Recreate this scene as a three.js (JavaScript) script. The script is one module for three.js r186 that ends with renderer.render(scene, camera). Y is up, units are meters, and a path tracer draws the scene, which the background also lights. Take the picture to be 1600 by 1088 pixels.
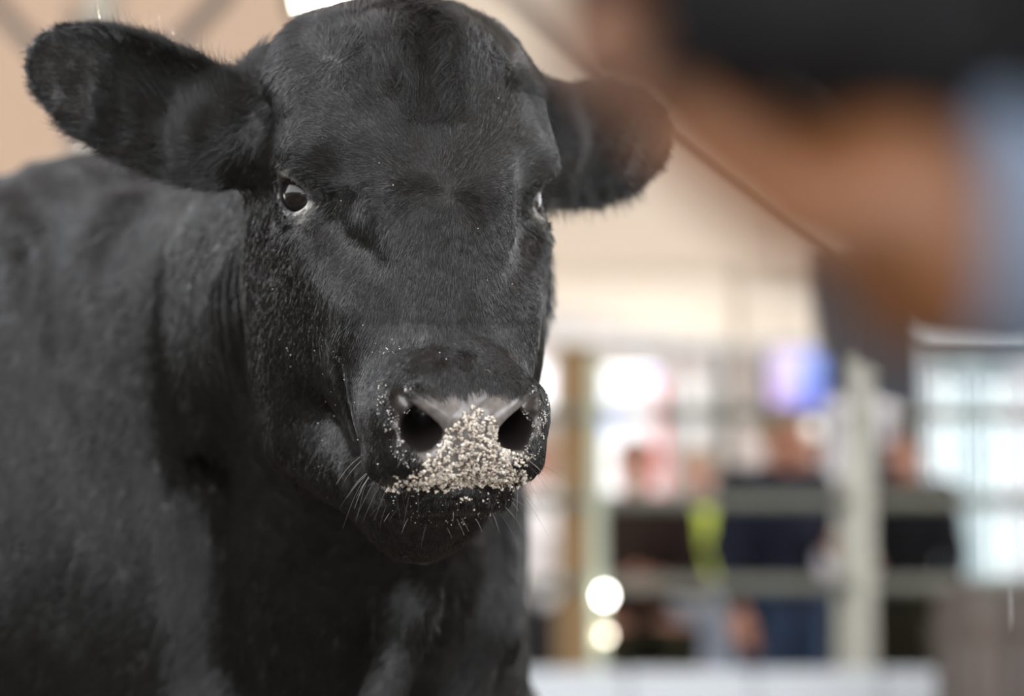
import * as THREE from 'three';
import { mergeGeometries, mergeVertices } from 'three/addons/utils/BufferGeometryUtils.js';
import { RoundedBoxGeometry } from 'three/addons/geometries/RoundedBoxGeometry.js';
import { createNoise3D } from 'simplex-noise';

// ---------------------------------------------------------------- camera, sky, sun, exposure
const scene = new THREE.Scene();
const FOCAL = 3778, CAM_H = 1.05, PITCH = 4.6 * Math.PI / 180;      // focal length in pixels of the 1600 x 1088 frame
const camera = new THREE.PerspectiveCamera(2 * Math.atan(544 / FOCAL) * 180 / Math.PI, 1600 / 1088, 0.05, 300);
camera.position.set(0, CAM_H, 0);
camera.lookAt(0, CAM_H + Math.sin(PITCH), -Math.cos(PITCH));
camera.focus = 2.27;
camera.userData.fStop = 1.9;
scene.add(camera);

const renderer = new THREE.WebGLRenderer({ antialias: true });
renderer.toneMapping = THREE.LinearToneMapping;
renderer.toneMappingExposure = 1.78;
renderer.shadowMap.enabled = true;

// bright, thinly overcast sky
{
  const W = 256, H = 128, data = new Float32Array(W * H * 4);
  for (let j = 0; j < H; j++) for (let i = 0; i < W; i++) {
    const up = Math.sin(((j + 0.5) / H - 0.5) * Math.PI), t = Math.max(0, up), k = (j * W + i) * 4;
    data[k] = 3.5 - 0.5 * t; data[k + 1] = 3.52 - 0.45 * t; data[k + 2] = 3.55 - 0.3 * t; data[k + 3] = 1;
  }
  const t = new THREE.DataTexture(data, W, H, THREE.RGBAFormat, THREE.FloatType);
  t.mapping = THREE.EquirectangularReflectionMapping; t.magFilter = THREE.LinearFilter; t.needsUpdate = true;
  scene.background = t; scene.environment = t;
}
const sun = new THREE.DirectionalLight(0xfff1dc, 3.2);
sun.position.set(3, 24, -14); sun.target.position.set(0, 0, -6);
sun.castShadow = true; sun.shadow.radius = 3; sun.shadow.mapSize.set(2048, 2048);
Object.assign(sun.shadow.camera, { left: -26, right: 26, top: 26, bottom: -26, near: 1, far: 80 });
sun.name = 'sun'; scene.add(sun, sun.target);

// ---------------------------------------------------------------- helpers
const V = (x, y, z) => new THREE.Vector3(x, y, z);
const cp = Math.cos(PITCH), sp = Math.sin(PITCH);
// a point at so many metres in front of the lens (depth along the view axis), from a measured direction
const C = (X, Y, D) => V(X, CAM_H + Y * cp + D * sp, Y * sp - D * cp);
const at = (px, py, D) => C((px - 800) / FOCAL * D, (544 - py) / FOCAL * D, D);
let seedState = 12345;
const rnd = () => { seedState = (seedState + 0x6d2b79f5) | 0; let t = Math.imul(seedState ^ (seedState >>> 15), 1 | seedState); t = (t + Math.imul(t ^ (t >>> 7), 61 | t)) ^ t; return ((t ^ (t >>> 14)) >>> 0) / 4294967296; };
const rr = (a, b) => a + (b - a) * rnd();
const noise3 = createNoise3D(rnd);
const clamp = (x, a, b) => x < a ? a : x > b ? b : x;
const sstep = (a, b, x) => { const t = clamp((x - a) / (b - a), 0, 1); return t * t * (3 - 2 * t); };
const lerp = (a, b, t) => a + (b - a) * t;
const rgb = (r, g, b) => new THREE.Color().setRGB(r, g, b);
const used = new Map();
function numbered(name) { const n = used.get(name) ?? 0; used.set(name, n + 1); return n ? name + '_' + String(n).padStart(3, '0') : name; }
function mesh(name, geometry, material, parent) {
  const m = new THREE.Mesh(geometry, material);
  m.name = parent && parent !== scene ? name : numbered(name);
  m.castShadow = m.receiveShadow = true;
  (parent ?? scene).add(m); return m;
}
function thing(name, label, category, p = V(0, 0, 0), group) {
  const o = new THREE.Group(); o.name = numbered(name); o.position.copy(p); scene.add(o);
  o.userData = { label, category }; if (group) o.userData.group = group;
  return o;
}
function tag(o, label, category, group) { o.userData = { label, category }; if (group) o.userData.group = group; return o; }
function structure(o, label, category) { o.userData = { kind: 'structure', label, category }; return o; }
const mat = (color, roughness = 0.8, more = {}) => new THREE.MeshPhysicalMaterial({ color, roughness, ...more });
function tube(points, radius, radial = 8, closed = false) {
  return new THREE.TubeGeometry(new THREE.CatmullRomCurve3(points, closed), Math.max(6, points.length * 5), radius, radial, closed);
}
function bar(a, b, r, seg = 14) {                                     // round bar between two points
  const d = b.clone().sub(a), g = new THREE.CylinderGeometry(r, r, d.length(), seg, 1);
  g.applyQuaternion(new THREE.Quaternion().setFromUnitVectors(V(0, 1, 0), d.normalize()));
  g.translate((a.x + b.x) / 2, (a.y + b.y) / 2, (a.z + b.z) / 2); return g;
}
function box(w, h, d, x = 0, y = 0, z = 0, r = 0.006) { const g = new RoundedBoxGeometry(w, h, d, 2, Math.min(r, w * 0.45, h * 0.45, d * 0.45)); g.translate(x, y, z); return g; }
function noiseTexture(size, fn, srgb) {
  const data = new Uint8Array(size * size * 4);
  for (let j = 0; j < size; j++) for (let i = 0; i < size; i++) {
    const c = fn(i / size, j / size), k = (j * size + i) * 4;
    data[k] = clamp(c[0], 0, 1) * 255; data[k + 1] = clamp(c[1], 0, 1) * 255; data[k + 2] = clamp(c[2], 0, 1) * 255; data[k + 3] = 255;
  }
  const t = new THREE.DataTexture(data, size, size);
  t.wrapS = t.wrapT = THREE.RepeatWrapping; t.magFilter = THREE.LinearFilter; if (srgb) t.colorSpace = THREE.SRGBColorSpace; t.needsUpdate = true; return t;
}

// ---------------------------------------------------------------- implicit surfaces
const smin = (a, b, k) => { const h = k - Math.abs(a - b); return h > 0 ? Math.min(a, b) - h * h / (4 * k) : Math.min(a, b); };
const smax = (a, b, k) => -smin(-a, -b, k);
const ell = (x, y, z, cx, cy, cz, rx, ry, rz) => {
  const X = x - cx, Y = y - cy, Z = z - cz, k0 = Math.sqrt((X / rx) ** 2 + (Y / ry) ** 2 + (Z / rz) ** 2), k1 = Math.sqrt((X / rx / rx) ** 2 + (Y / ry / ry) ** 2 + (Z / rz / rz) ** 2);
  return k1 < 1e-9 ? -Math.min(rx, ry, rz) : k0 * (k0 - 1) / k1;
};
const sup = (x, y, z, cx, cy, cz, rx, ry, rz, n) => {
  const k = Math.pow(Math.pow(Math.abs(x - cx) / rx, n) + Math.pow(Math.abs(y - cy) / ry, n) + Math.pow(Math.abs(z - cz) / rz, n), 1 / n);
  return (k - 1) * Math.min(rx, ry, rz);
};
const cap = (x, y, z, ax, ay, az, ra, bx, by, bz, rb) => {
  const dx = bx - ax, dy = by - ay, dz = bz - az, h = clamp(((x - ax) * dx + (y - ay) * dy + (z - az) * dz) / (dx * dx + dy * dy + dz * dz), 0, 1);
  const X = x - ax - dx * h, Y = y - ay - dy * h, Z = z - az - dz * h;
  return Math.sqrt(X * X + Y * Y + Z * Z) - (ra + (rb - ra) * h);
};
const capV = (p, a, ra, b, rb) => cap(p[0], p[1], p[2], a.x, a.y, a.z, ra, b.x, b.y, b.z, rb);

// Surface nets over a box; blocks far from the surface are skipped. keep(x, y, z) limits the cells that are meshed.
function surfaceNet(sdf, lo, hi, cell, keep) {
  const nx = Math.ceil((hi[0] - lo[0]) / cell) + 1, ny = Math.ceil((hi[1] - lo[1]) / cell) + 1, nz = Math.ceil((hi[2] - lo[2]) / cell) + 1;
  const F = new Float32Array(nx * ny * nz), B = 4, near = cell * B * 2.2;
  for (let bz = 0; bz < nz; bz += B) for (let by = 0; by < ny; by += B) for (let bx = 0; bx < nx; bx += B) {
    const d = sdf(lo[0] + (bx + B / 2) * cell, lo[1] + (by + B / 2) * cell, lo[2] + (bz + B / 2) * cell), far = Math.abs(d) > near;
    for (let z = bz; z < Math.min(bz + B, nz); z++) for (let y = by; y < Math.min(by + B, ny); y++) for (let x = bx; x < Math.min(bx + B, nx); x++)
      F[(z * ny + y) * nx + x] = far ? d : sdf(lo[0] + x * cell, lo[1] + y * cell, lo[2] + z * cell);
  }
  const ids = new Int32Array(nx * ny * nz).fill(-1), pos = [], idx = [];
  const off = [0, 1, nx, nx + 1, nx * ny, nx * ny + 1, nx * ny + nx, nx * ny + nx + 1];
  const edges = [[0, 1], [0, 2], [0, 4], [1, 3], [1, 5], [2, 3], [2, 6], [4, 5], [4, 6], [3, 7], [5, 7], [6, 7]];
  for (let z = 0; z < nz - 1; z++) for (let y = 0; y < ny - 1; y++) for (let x = 0; x < nx - 1; x++) {
    const i = (z * ny + y) * nx + x; let inside = 0;
    for (let c = 0; c < 8; c++) if (F[i + off[c]] < 0) inside++;
    if (inside === 0 || inside === 8) continue;
    let sx = 0, sy = 0, sz = 0, n = 0;
    for (const [a, b] of edges) {
      const fa = F[i + off[a]], fb = F[i + off[b]]; if ((fa < 0) === (fb < 0)) continue;
      const t = fa / (fa - fb); n++;
      sx += (a & 1) + ((b & 1) - (a & 1)) * t; sy += ((a >> 1) & 1) + (((b >> 1) & 1) - ((a >> 1) & 1)) * t; sz += (a >> 2) + ((b >> 2) - (a >> 2)) * t;
    }
    const px = lo[0] + (x + sx / n) * cell, py = lo[1] + (y + sy / n) * cell, pz = lo[2] + (z + sz / n) * cell;
    if (keep && !keep(px, py, pz)) continue;
    ids[i] = pos.length / 3; pos.push(px, py, pz);
  }
  const quad = (a, b, c, d, flip) => { if (a < 0 || b < 0 || c < 0 || d < 0) return; if (flip) idx.push(a, c, b, a, d, c); else idx.push(a, b, c, a, c, d); };
  for (let z = 1; z < nz - 1; z++) for (let y = 1; y < ny - 1; y++) for (let x = 1; x < nx - 1; x++) {
    const i = (z * ny + y) * nx + x, s = F[i] < 0;
    if (s !== F[i + 1] < 0) quad(ids[i], ids[i - nx], ids[i - nx - nx * ny], ids[i - nx * ny], s);
    if (s !== F[i + nx] < 0) quad(ids[i], ids[i - nx * ny], ids[i - 1 - nx * ny], ids[i - 1], s);
    if (s !== F[i + nx * ny] < 0) quad(ids[i], ids[i - 1], ids[i - 1 - nx], ids[i - nx], s);
  }
  const nrm = new Float32Array(pos.length), e = cell * 0.35;
  for (let i = 0; i < pos.length; i += 3) {
    let gx, gy, gz, l;
    for (let pass = 0; pass < 2; pass++) {
      const x = pos[i], y = pos[i + 1], z = pos[i + 2];
      gx = sdf(x + e, y, z) - sdf(x - e, y, z); gy = sdf(x, y + e, z) - sdf(x, y - e, z); gz = sdf(x, y, z + e) - sdf(x, y, z - e);
      l = Math.sqrt(gx * gx + gy * gy + gz * gz) || 1; gx /= l; gy /= l; gz /= l;
      if (pass === 0) { const d = clamp(sdf(x, y, z) / Math.max(0.3, l / (2 * e)), -cell * 0.6, cell * 0.6); pos[i] -= gx * d; pos[i + 1] -= gy * d; pos[i + 2] -= gz * d; }
    }
    nrm[i] = gx; nrm[i + 1] = gy; nrm[i + 2] = gz;
  }
  // one winding for all: outward
  let flip = 0;
  for (let t = 0; t < Math.min(idx.length, 3000); t += 3) {
    const [a, b, c] = [idx[t] * 3, idx[t + 1] * 3, idx[t + 2] * 3];
    const ux = pos[b] - pos[a], uy = pos[b + 1] - pos[a + 1], uz = pos[b + 2] - pos[a + 2], vx = pos[c] - pos[a], vy = pos[c + 1] - pos[a + 1], vz = pos[c + 2] - pos[a + 2];
    flip += Math.sign((uy * vz - uz * vy) * nrm[a] + (uz * vx - ux * vz) * nrm[a + 1] + (ux * vy - uy * vx) * nrm[a + 2]);
  }
  if (flip < 0) for (let t = 0; t < idx.length; t += 3) { const k = idx[t + 1]; idx[t + 1] = idx[t + 2]; idx[t + 2] = k; }
  const g = new THREE.BufferGeometry();
  g.setAttribute('position', new THREE.BufferAttribute(new Float32Array(pos), 3));
  g.setAttribute('normal', new THREE.BufferAttribute(nrm, 3));
  g.setIndex(new THREE.BufferAttribute(new Uint32Array(idx), 1));
  return g;
}

// ---------------------------------------------------------------- the show tent: floor, canvas roof, valance, ground outside
const grain = noiseTexture(256, (u, v) => { const n = 0.5 + 0.25 * noise3(u * 14, v * 14, 2) + 0.18 * noise3(u * 50, v * 50, 5) + 0.12 * noise3(u * 120, v * 120, 7); return [n, n, n]; });
const weave = noiseTexture(256, (u, v) => { const n = 0.5 + 0.22 * Math.sin(u * 256 * 1.57) * Math.sin(v * 256 * 1.57) + 0.3 * noise3(u * 9, v * 9, 1); return [n, n, n]; });
const sandTex = noiseTexture(512, (u, v) => { const n = 0.5 + 0.2 * noise3(u * 10, v * 10, 3) + 0.16 * noise3(u * 45, v * 45, 4) + 0.12 * noise3(u * 150, v * 150, 9); return [0.34 + 0.22 * (n - 0.5), 0.31 + 0.21 * (n - 0.5), 0.275 + 0.2 * (n - 0.5)]; }, true);
{
  const g = new THREE.BoxGeometry(40, 0.2, 46); g.translate(0, -0.1, -8);
  const t = sandTex.clone(); t.repeat.set(20, 23); t.needsUpdate = true;
  structure(mesh('floor', g, mat(0xffffff, 0.95, { map: t })), 'pale sandy ground of the show ring', 'ground');
}
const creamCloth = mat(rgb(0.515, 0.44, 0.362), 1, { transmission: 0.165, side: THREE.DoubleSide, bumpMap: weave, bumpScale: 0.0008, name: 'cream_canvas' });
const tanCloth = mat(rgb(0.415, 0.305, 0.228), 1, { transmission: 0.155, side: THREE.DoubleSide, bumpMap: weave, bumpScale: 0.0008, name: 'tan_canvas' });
const steel = mat(rgb(0.30, 0.29, 0.25), 0.45, { metalness: 0.6, name: 'tent_steel' }), darkSteel = mat(rgb(0.11, 0.095, 0.085), 0.5, { metalness: 0.4, name: 'dark_steel' });
const EAVE_Z = -13, RIDGE_Z = -4.5, FRONT_Z = 8.5, EAVE_H = 2.56, RIDGE_H = 4.4, FRONT_H = 2.5;
const roofH = (z) => z < RIDGE_Z ? lerp(EAVE_H, RIDGE_H, (z - EAVE_Z) / (RIDGE_Z - EAVE_Z)) : lerp(RIDGE_H, FRONT_H, (z - RIDGE_Z) / (FRONT_Z - RIDGE_Z));
{ // canvas panels, sagging a little between the rafters
  const roof = new THREE.Group(); roof.name = 'ceiling'; scene.add(roof); structure(roof, 'cream and tan canvas roof of the tent', 'ceiling');
  const edges = [-3.3, -1.9, -0.55, 1.75, 4.0];
  for (let k = 0; k < edges.length - 1; k++) {
    const x0 = edges[k], x1 = edges[k + 1], nu = 8, nv = 36, pos = [], uv = [], idx = [];
    for (let layer = 0; layer < 2; layer++) for (let j = 0; j <= nv; j++) for (let i = 0; i <= nu; i++) {
      const x = lerp(x0, x1, i / nu), z = lerp(EAVE_Z, k === 0 ? -6 : k === 1 ? -2.6 : FRONT_Z, j / nv), sag = 0.045 * Math.sin(i / nu * Math.PI) * (0.6 + 0.4 * Math.sin(j / nv * 9 + k));  // two left panels stop short out of view, shaped to let sky light in
      pos.push(x, roofH(z) - sag + layer * 0.004, z); uv.push(x, z);
    }
    const n1 = (nu + 1) * (nv + 1);
    for (let j = 0; j < nv; j++) for (let i = 0; i < nu; i++) { const a = j * (nu + 1) + i, b = a + nu + 1; idx.push(a, a + 1, b, a + 1, b + 1, b); }
    const g = new THREE.BufferGeometry(); g.setAttribute('position', new THREE.Float32BufferAttribute(pos.slice(0, n1 * 3), 3)); g.setAttribute('uv', new THREE.Float32BufferAttribute(uv.slice(0, n1 * 2), 2)); g.setIndex(idx); g.computeVertexNormals();
    mesh('canvas_panel', g, x1 <= -0.5 ? tanCloth : creamCloth, roof);  // left panels take a darker, warmer colour than the right ones
  }
}
{ // rafter across the roof and the rim pole of the eave
  const a = at(1320, 428, 12.6), b = at(735, -20, 9.4); a.y = roofH(a.z) - 0.07; b.y = roofH(b.z) - 0.07;
  const up = b.clone().add(b.clone().sub(a).multiplyScalar(0.8));  up.y = roofH(up.z) - 0.09;
  structure(mesh('trim_1', bar(a, b, 0.028), darkSteel), 'dark roof pole running down to the eave', 'roof pole');
  structure(mesh('trim_2', bar(V(-3.3, EAVE_H - 0.03, EAVE_Z), V(4.0, EAVE_H - 0.03, EAVE_Z), 0.03), mat(rgb(0.40, 0.30, 0.22), 0.6)), 'rim pole along the far eave', 'roof pole');
  structure(mesh('trim_3', bar(V(-1.9, RIDGE_H - 0.05, RIDGE_Z), V(4.0, RIDGE_H - 0.05, RIDGE_Z), 0.045), steel), 'ridge pole of the tent', 'roof pole');
}
{ // valance hanging from the far eave: cream cloth with soft folds, ending at a tent leg
  const x0 = -3.3, x1 = (1284 - 800) / FOCAL * 12.95, nu = 140, nv = 8, pos = [], uv = [], idx = [];
  for (let j = 0; j <= nv; j++) for (let i = 0; i <= nu; i++) {
    const x = lerp(x0, x1, i / nu), drop = lerp(0.21, 0.41, sstep(-0.2, 1.5, x)), t = j / nv;
    pos.push(x, EAVE_H - 0.02 - drop * t, EAVE_Z + 0.05 + 0.03 * Math.sin(x * 5.2 + 0.6 * Math.sin(x * 2)) * t); uv.push(x, t * drop);
  }
  for (let j = 0; j < nv; j++) for (let i = 0; i < nu; i++) { const a = j * (nu + 1) + i, b = a + nu + 1; idx.push(a, b, a + 1, a + 1, b, b + 1); }
  const g = new THREE.BufferGeometry(); g.setAttribute('position', new THREE.Float32BufferAttribute(pos, 3)); g.setAttribute('uv', new THREE.Float32BufferAttribute(uv, 2)); g.setIndex(idx); g.computeVertexNormals();
  structure(mesh('wall_back', g, mat(rgb(0.62, 0.55, 0.46), 1, { transmission: 0.30, side: THREE.DoubleSide, bumpMap: weave, bumpScale: 0.0008 })), 'cream canvas valance under the far eave', 'canvas wall');
}
// tent legs
function tentPost(px, D, top, r, label, pm = steel) {
  const p = at(px, 800, D); p.y = 0; const t = thing('tent_post', label, 'tent post', p);
  mesh('pole', bar(V(0, 0, 0), V(0, top, 0), r), pm, t); mesh('foot_plate', box(r * 5, 0.02, r * 5, 0, 0.01, 0), darkSteel, t); return t;
}
{
  const t = tentPost(150, 9.2, 3.27, 0.062, 'grey steel tent post with two braces behind the bull'), D = 9.2;
  const loc = (px, py, d = D) => at(px, py, d).sub(t.position);
  mesh('brace', bar(loc(155, 190), loc(-40, -30), 0.034), darkSteel, t);
  mesh('brace', bar(loc(165, 190), loc(362, -22), 0.034), darkSteel, t);
  mesh('bracket', bar(loc(118, 10), loc(118, 250), 0.030), darkSteel, t);
  tentPost(1155, 12.9, 2.53, 0.028, 'slim tent leg at the far eave behind the hi-vis vest', mat(rgb(0.42, 0.36, 0.30), 0.6));
}
{ // floodlight under the roof, shining towards the lens over the bull's head
  const p = at(508, -4, 7.6), t = thing('floodlight', 'lit round floodlight hanging above the head of the bull', 'floodlight', p);
  const dir = V(0, CAM_H, 0).sub(p).normalize(), q = new THREE.Quaternion().setFromUnitVectors(V(0, 0, 1), dir);
  const put = (m) => { m.quaternion.copy(q); return m; };
  const shell = new THREE.LatheGeometry([[0.02, -0.13], [0.05, -0.125], [0.07, -0.09], [0.112, -0.02], [0.125, 0.012], [0.100, 0.014], [0.082, -0.006]].map(([r, z]) => new THREE.Vector2(r, z)), 40); shell.rotateX(Math.PI / 2);
  put(mesh('housing', shell, mat(rgb(0.04, 0.042, 0.03), 0.5, { metalness: 0.3, side: THREE.DoubleSide }), t));
  const lens = new THREE.CircleGeometry(0.084, 40); put(mesh('lens', lens, new THREE.MeshStandardMaterial({ color: 0xffffff, emissive: new THREE.Color(1, 0.93, 0.72), emissiveIntensity: 9, side: THREE.DoubleSide }), t));
  mesh('hanger', bar(V(0, 0.10, 0).addScaledVector(dir, -0.1), V(0, roofH(p.z) - p.y - 0.02, 0).addScaledVector(dir, -0.1), 0.012), darkSteel, t);
  const s = new THREE.SpotLight(0xfff0cf, 60, 0, 0.7, 0.5, 2); s.position.copy(p).addScaledVector(dir, 0.06); s.target.position.copy(V(-0.1, 1.2, -2.4)); s.castShadow = true; s.shadow.radius = 5; s.name = 'floodlight_beam'; scene.add(s, s.target);
}
// ---------------------------------------------------------------- ring fence
const railMat = mat(rgb(0.105, 0.11, 0.092), 0.5, { metalness: 0.25, bumpMap: grain, bumpScale: 0.0006, name: 'galvanised_rail' });
const paleSteel = mat(rgb(0.27, 0.27, 0.23), 0.5, { metalness: 0.2, name: 'pale_post' });
const FD = 8.5, fz = (px, py, D = FD) => at(px, py, D);
{
  const base = fz(1345, 900); base.y = 0;
  const f = thing('ring_fence', 'tubular steel ring fence with three rails before the crowd', 'fence', base);
  const rel = (px, y) => { const p = fz(px, 800); return V(p.x - base.x, y, p.z - base.z); };
  for (const py of [646, 783, 914]) { const h = fz(1345, py).y; mesh('rail', bar(rel(820, h), rel(1760, h), 0.026, 18), railMat, f); }
  for (const px of [932, 1345, 1755]) {
    const top = fz(px, px === 1345 ? 560 : 560).y;
    const p = mesh('post', box(px === 1345 ? 0.062 : 0.045, top, 0.05, 0, top / 2, 0, 0.008), px === 1345 ? paleSteel : mat(rgb(0.27, 0.30, 0.23), 0.6), f); p.position.copy(rel(px, 0)); p.position.z += 0.055;
    if (px === 1345) { const q = mesh('post', box(0.052, top - 0.16, 0.05, 0, (top - 0.16) / 2, 0, 0.008), paleSteel, f); q.position.copy(rel(1322, 0)); q.position.z -= 0.055; }
  }
}
{ // white ring boards below the fence
  const y1 = fz(1200, 1047, 8.2).y, b0 = fz(780, 900, 8.2).x, b1 = fz(1575, 900, 8.2).x, z = fz(800, 1000, 8.2).z, w = (b1 - b0) / 4;
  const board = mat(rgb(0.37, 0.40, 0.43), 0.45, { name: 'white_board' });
  const t = thing('ring_board', 'white plastic ring boards along the foot of the fence', 'ring board', V((b0 + b1) / 2, 0, z));
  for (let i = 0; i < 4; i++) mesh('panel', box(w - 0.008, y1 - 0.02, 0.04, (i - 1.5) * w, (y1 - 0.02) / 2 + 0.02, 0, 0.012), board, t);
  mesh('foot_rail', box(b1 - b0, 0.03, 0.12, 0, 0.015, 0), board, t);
}
{ // wooden post of the pen
  const p = fz(897, 900, 9.1), top = fz(897, 548, 9.1).y; p.y = 0;
  const wood = noiseTexture(256, (u, v) => { const n = 0.5 + 0.35 * noise3(u * 22, v * 1.6, 4) + 0.15 * noise3(u * 60, v * 4, 8); return [0.66 + 0.12 * (n - 0.5), 0.54 + 0.12 * (n - 0.5), 0.36 + 0.1 * (n - 0.5)]; }, true);
  const t = thing('wooden_post', 'square yellow-brown timber post beside the muzzle of the bull', 'post', p);
  mesh('post_timber', box(0.128, top, 0.128, 0, top / 2, 0, 0.01), mat(rgb(0.36, 0.33, 0.28), 0.75, { map: wood }), t);
  mesh('cap_board', box(0.15, 0.025, 0.15, 0, top + 0.0125, 0, 0.006), mat(rgb(0.36, 0.33, 0.28), 0.75, { map: wood }), t);
}
{ // two glowing discs standing in for bright spots of unknown source, left fence post
  const discP = fz(945, 900, 8.40);
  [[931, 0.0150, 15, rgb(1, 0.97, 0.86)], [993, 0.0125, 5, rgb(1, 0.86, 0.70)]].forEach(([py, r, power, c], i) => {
    const p = fz(945, py, 8.40), t = thing('glow_disc', i ? 'lower, dimmer glowing disc of unknown source on the fence near the timber post' : 'upper, bright glowing disc of unknown source on the fence near the timber post', 'lamp', p);
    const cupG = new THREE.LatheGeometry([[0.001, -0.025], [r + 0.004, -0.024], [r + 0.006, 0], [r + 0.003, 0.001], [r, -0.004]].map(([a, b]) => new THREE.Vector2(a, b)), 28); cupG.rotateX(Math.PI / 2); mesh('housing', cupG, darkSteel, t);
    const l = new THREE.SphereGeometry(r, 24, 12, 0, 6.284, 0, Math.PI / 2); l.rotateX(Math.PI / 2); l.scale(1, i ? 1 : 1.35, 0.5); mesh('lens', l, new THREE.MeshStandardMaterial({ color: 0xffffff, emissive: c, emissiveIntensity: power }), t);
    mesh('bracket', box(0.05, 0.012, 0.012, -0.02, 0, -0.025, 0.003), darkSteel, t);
    const pl = new THREE.PointLight(c, 0.02, 0, 2); pl.position.copy(p).add(V(0, 0, 0.03)); pl.name = 'glow_disc_light'; pl.castShadow = true; scene.add(pl);
  });
  [[1308, 'left'], [1384, 'right']].forEach(([px, side]) => {
    const t = thing('rosette', 'pale award rosette with long tails ' + side + ' of the pale fence post', 'rosette', fz(px, 637, 8.458), 'pale rosettes tied to the top rail');
    const d = new THREE.CylinderGeometry(0.030, 0.030, 0.012, 28); d.rotateX(Math.PI / 2); mesh('disc', d, mat(rgb(0.45, 0.44, 0.45), 0.5), t);
    mesh('ruffle', new THREE.TorusGeometry(0.030, 0.007, 8, 28), mat(rgb(0.38, 0.37, 0.40), 0.6), t);
    for (const s of [-1, 1]) mesh('ribbon_tail', box(0.016, side === 'left' ? 0.22 : 0.10, 0.004, s * 0.013, side === 'left' ? -0.135 : -0.075, 0, 0.001), mat(rgb(0.42, 0.41, 0.44), 0.6), t);
  });
}
{ // brown picket panels at the right
  const woodM = [0.035, 0.047, 0.062].map((k) => mat(rgb(k * 1.15, k * 0.85, k * 0.68), 0.8, { bumpMap: grain, bumpScale: 0.002 }));
  const base = fz(1560, 900, 7.6); base.y = 0; const t = thing('picket_fence', 'brown wooden picket fence at the right end of the ring boards', 'fence', base);
  const topY = fz(1560, 902, 7.6).y;
  for (let i = 0; i < 14; i++) { const x = -0.17 + i * 0.068, h = topY - rr(0, 0.05); mesh('picket', box(0.064, h, 0.02, x, h / 2, 0, 0.006), woodM[i % 3], t); }
  for (const y of [0.25, topY - 0.18]) mesh('cross_rail', box(1.0, 0.06, 0.025, 0.28, y, -0.023, 0.005), woodM[0], t);
}
// ---------------------------------------------------------------- beyond the tent
{
  const D = 17, wall = mat(rgb(0.27, 0.235, 0.215), 0.9, { bumpMap: grain, bumpScale: 0.004, name: 'rendered_wall' });
  const x0 = at(600, 600, D).x, x1 = at(1285, 600, D).x, z = at(800, 600, D).z, h = 4.2;
  const b = thing('show_barn', 'grey-pink rendered barn beyond the far eave', 'building', V((x0 + x1) / 2, 0, z)), cx = (x0 + x1) / 2;
  { // front wall with a real doorway and window opening, and the unlit room behind it
    const hw = (x1 - x0) / 2, sh = new THREE.Shape([[-hw, 0], [hw, 0], [hw, h], [-hw, h]].map(([x, y]) => new THREE.Vector2(x, y)));
    for (const [px0, py0, px1, py1] of [[1108, 552, 1142, 790], [1178, 560, 1202, 660]]) { const a = at(px0, py0, D), c = at(px1, py1, D); sh.holes.push(new THREE.Path([[a.x - cx, c.y], [a.x - cx, a.y], [c.x - cx, a.y], [c.x - cx, c.y]].map(([x, y]) => new THREE.Vector2(x, y)))); }
    const g = new THREE.ExtrudeGeometry(sh, { depth: 0.2, bevelEnabled: false }); g.translate(0, 0, -0.2); mesh('wall', g, wall, b);
    mesh('rear_wall', box(x1 - x0, h, 0.1, 0, h / 2, -3.05, 0.01), wall, b); mesh('roof', box(x1 - x0, 0.1, 3.1, 0, h + 0.05, -1.55, 0.01), wall, b);
    for (const k of [-1, 1]) mesh('side_wall', box(0.1, h, 2.8, k * (hw - 0.05), h / 2, -1.6, 0.01), wall, b);
  }
  const trimM = mat(rgb(0.26, 0.25, 0.23), 0.7);
  const rect = (px0, py0, px1, py1, m, name, dz, parent = b) => { const a = at(px0, py0, D), c = at(px1, py1, D); return mesh(name, box(c.x - a.x, a.y - c.y, 0.05, (a.x + c.x) / 2 - cx, (a.y + c.y) / 2, dz, 0.01), m, parent); };
  rect(1035, 590, 1062, 690, mat(rgb(0.2, 0.19, 0.18), 0.7), 'shutter', 0.02);
  rect(860, 520, 1285, 545, trimM, 'gutter_board', 0.06);
  rect(1066, 600, 1098, 760, mat(rgb(0.42, 0.40, 0.38), 0.7), 'shutter', 0.02);
  for (let i = 0; i < 6; i++) { const x = lerp(x0, x1, (i + 0.5) / 6) - cx; mesh('pilaster', box(0.08, h, 0.06, x, h / 2, 0.02), trimM, b); }
}
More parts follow.
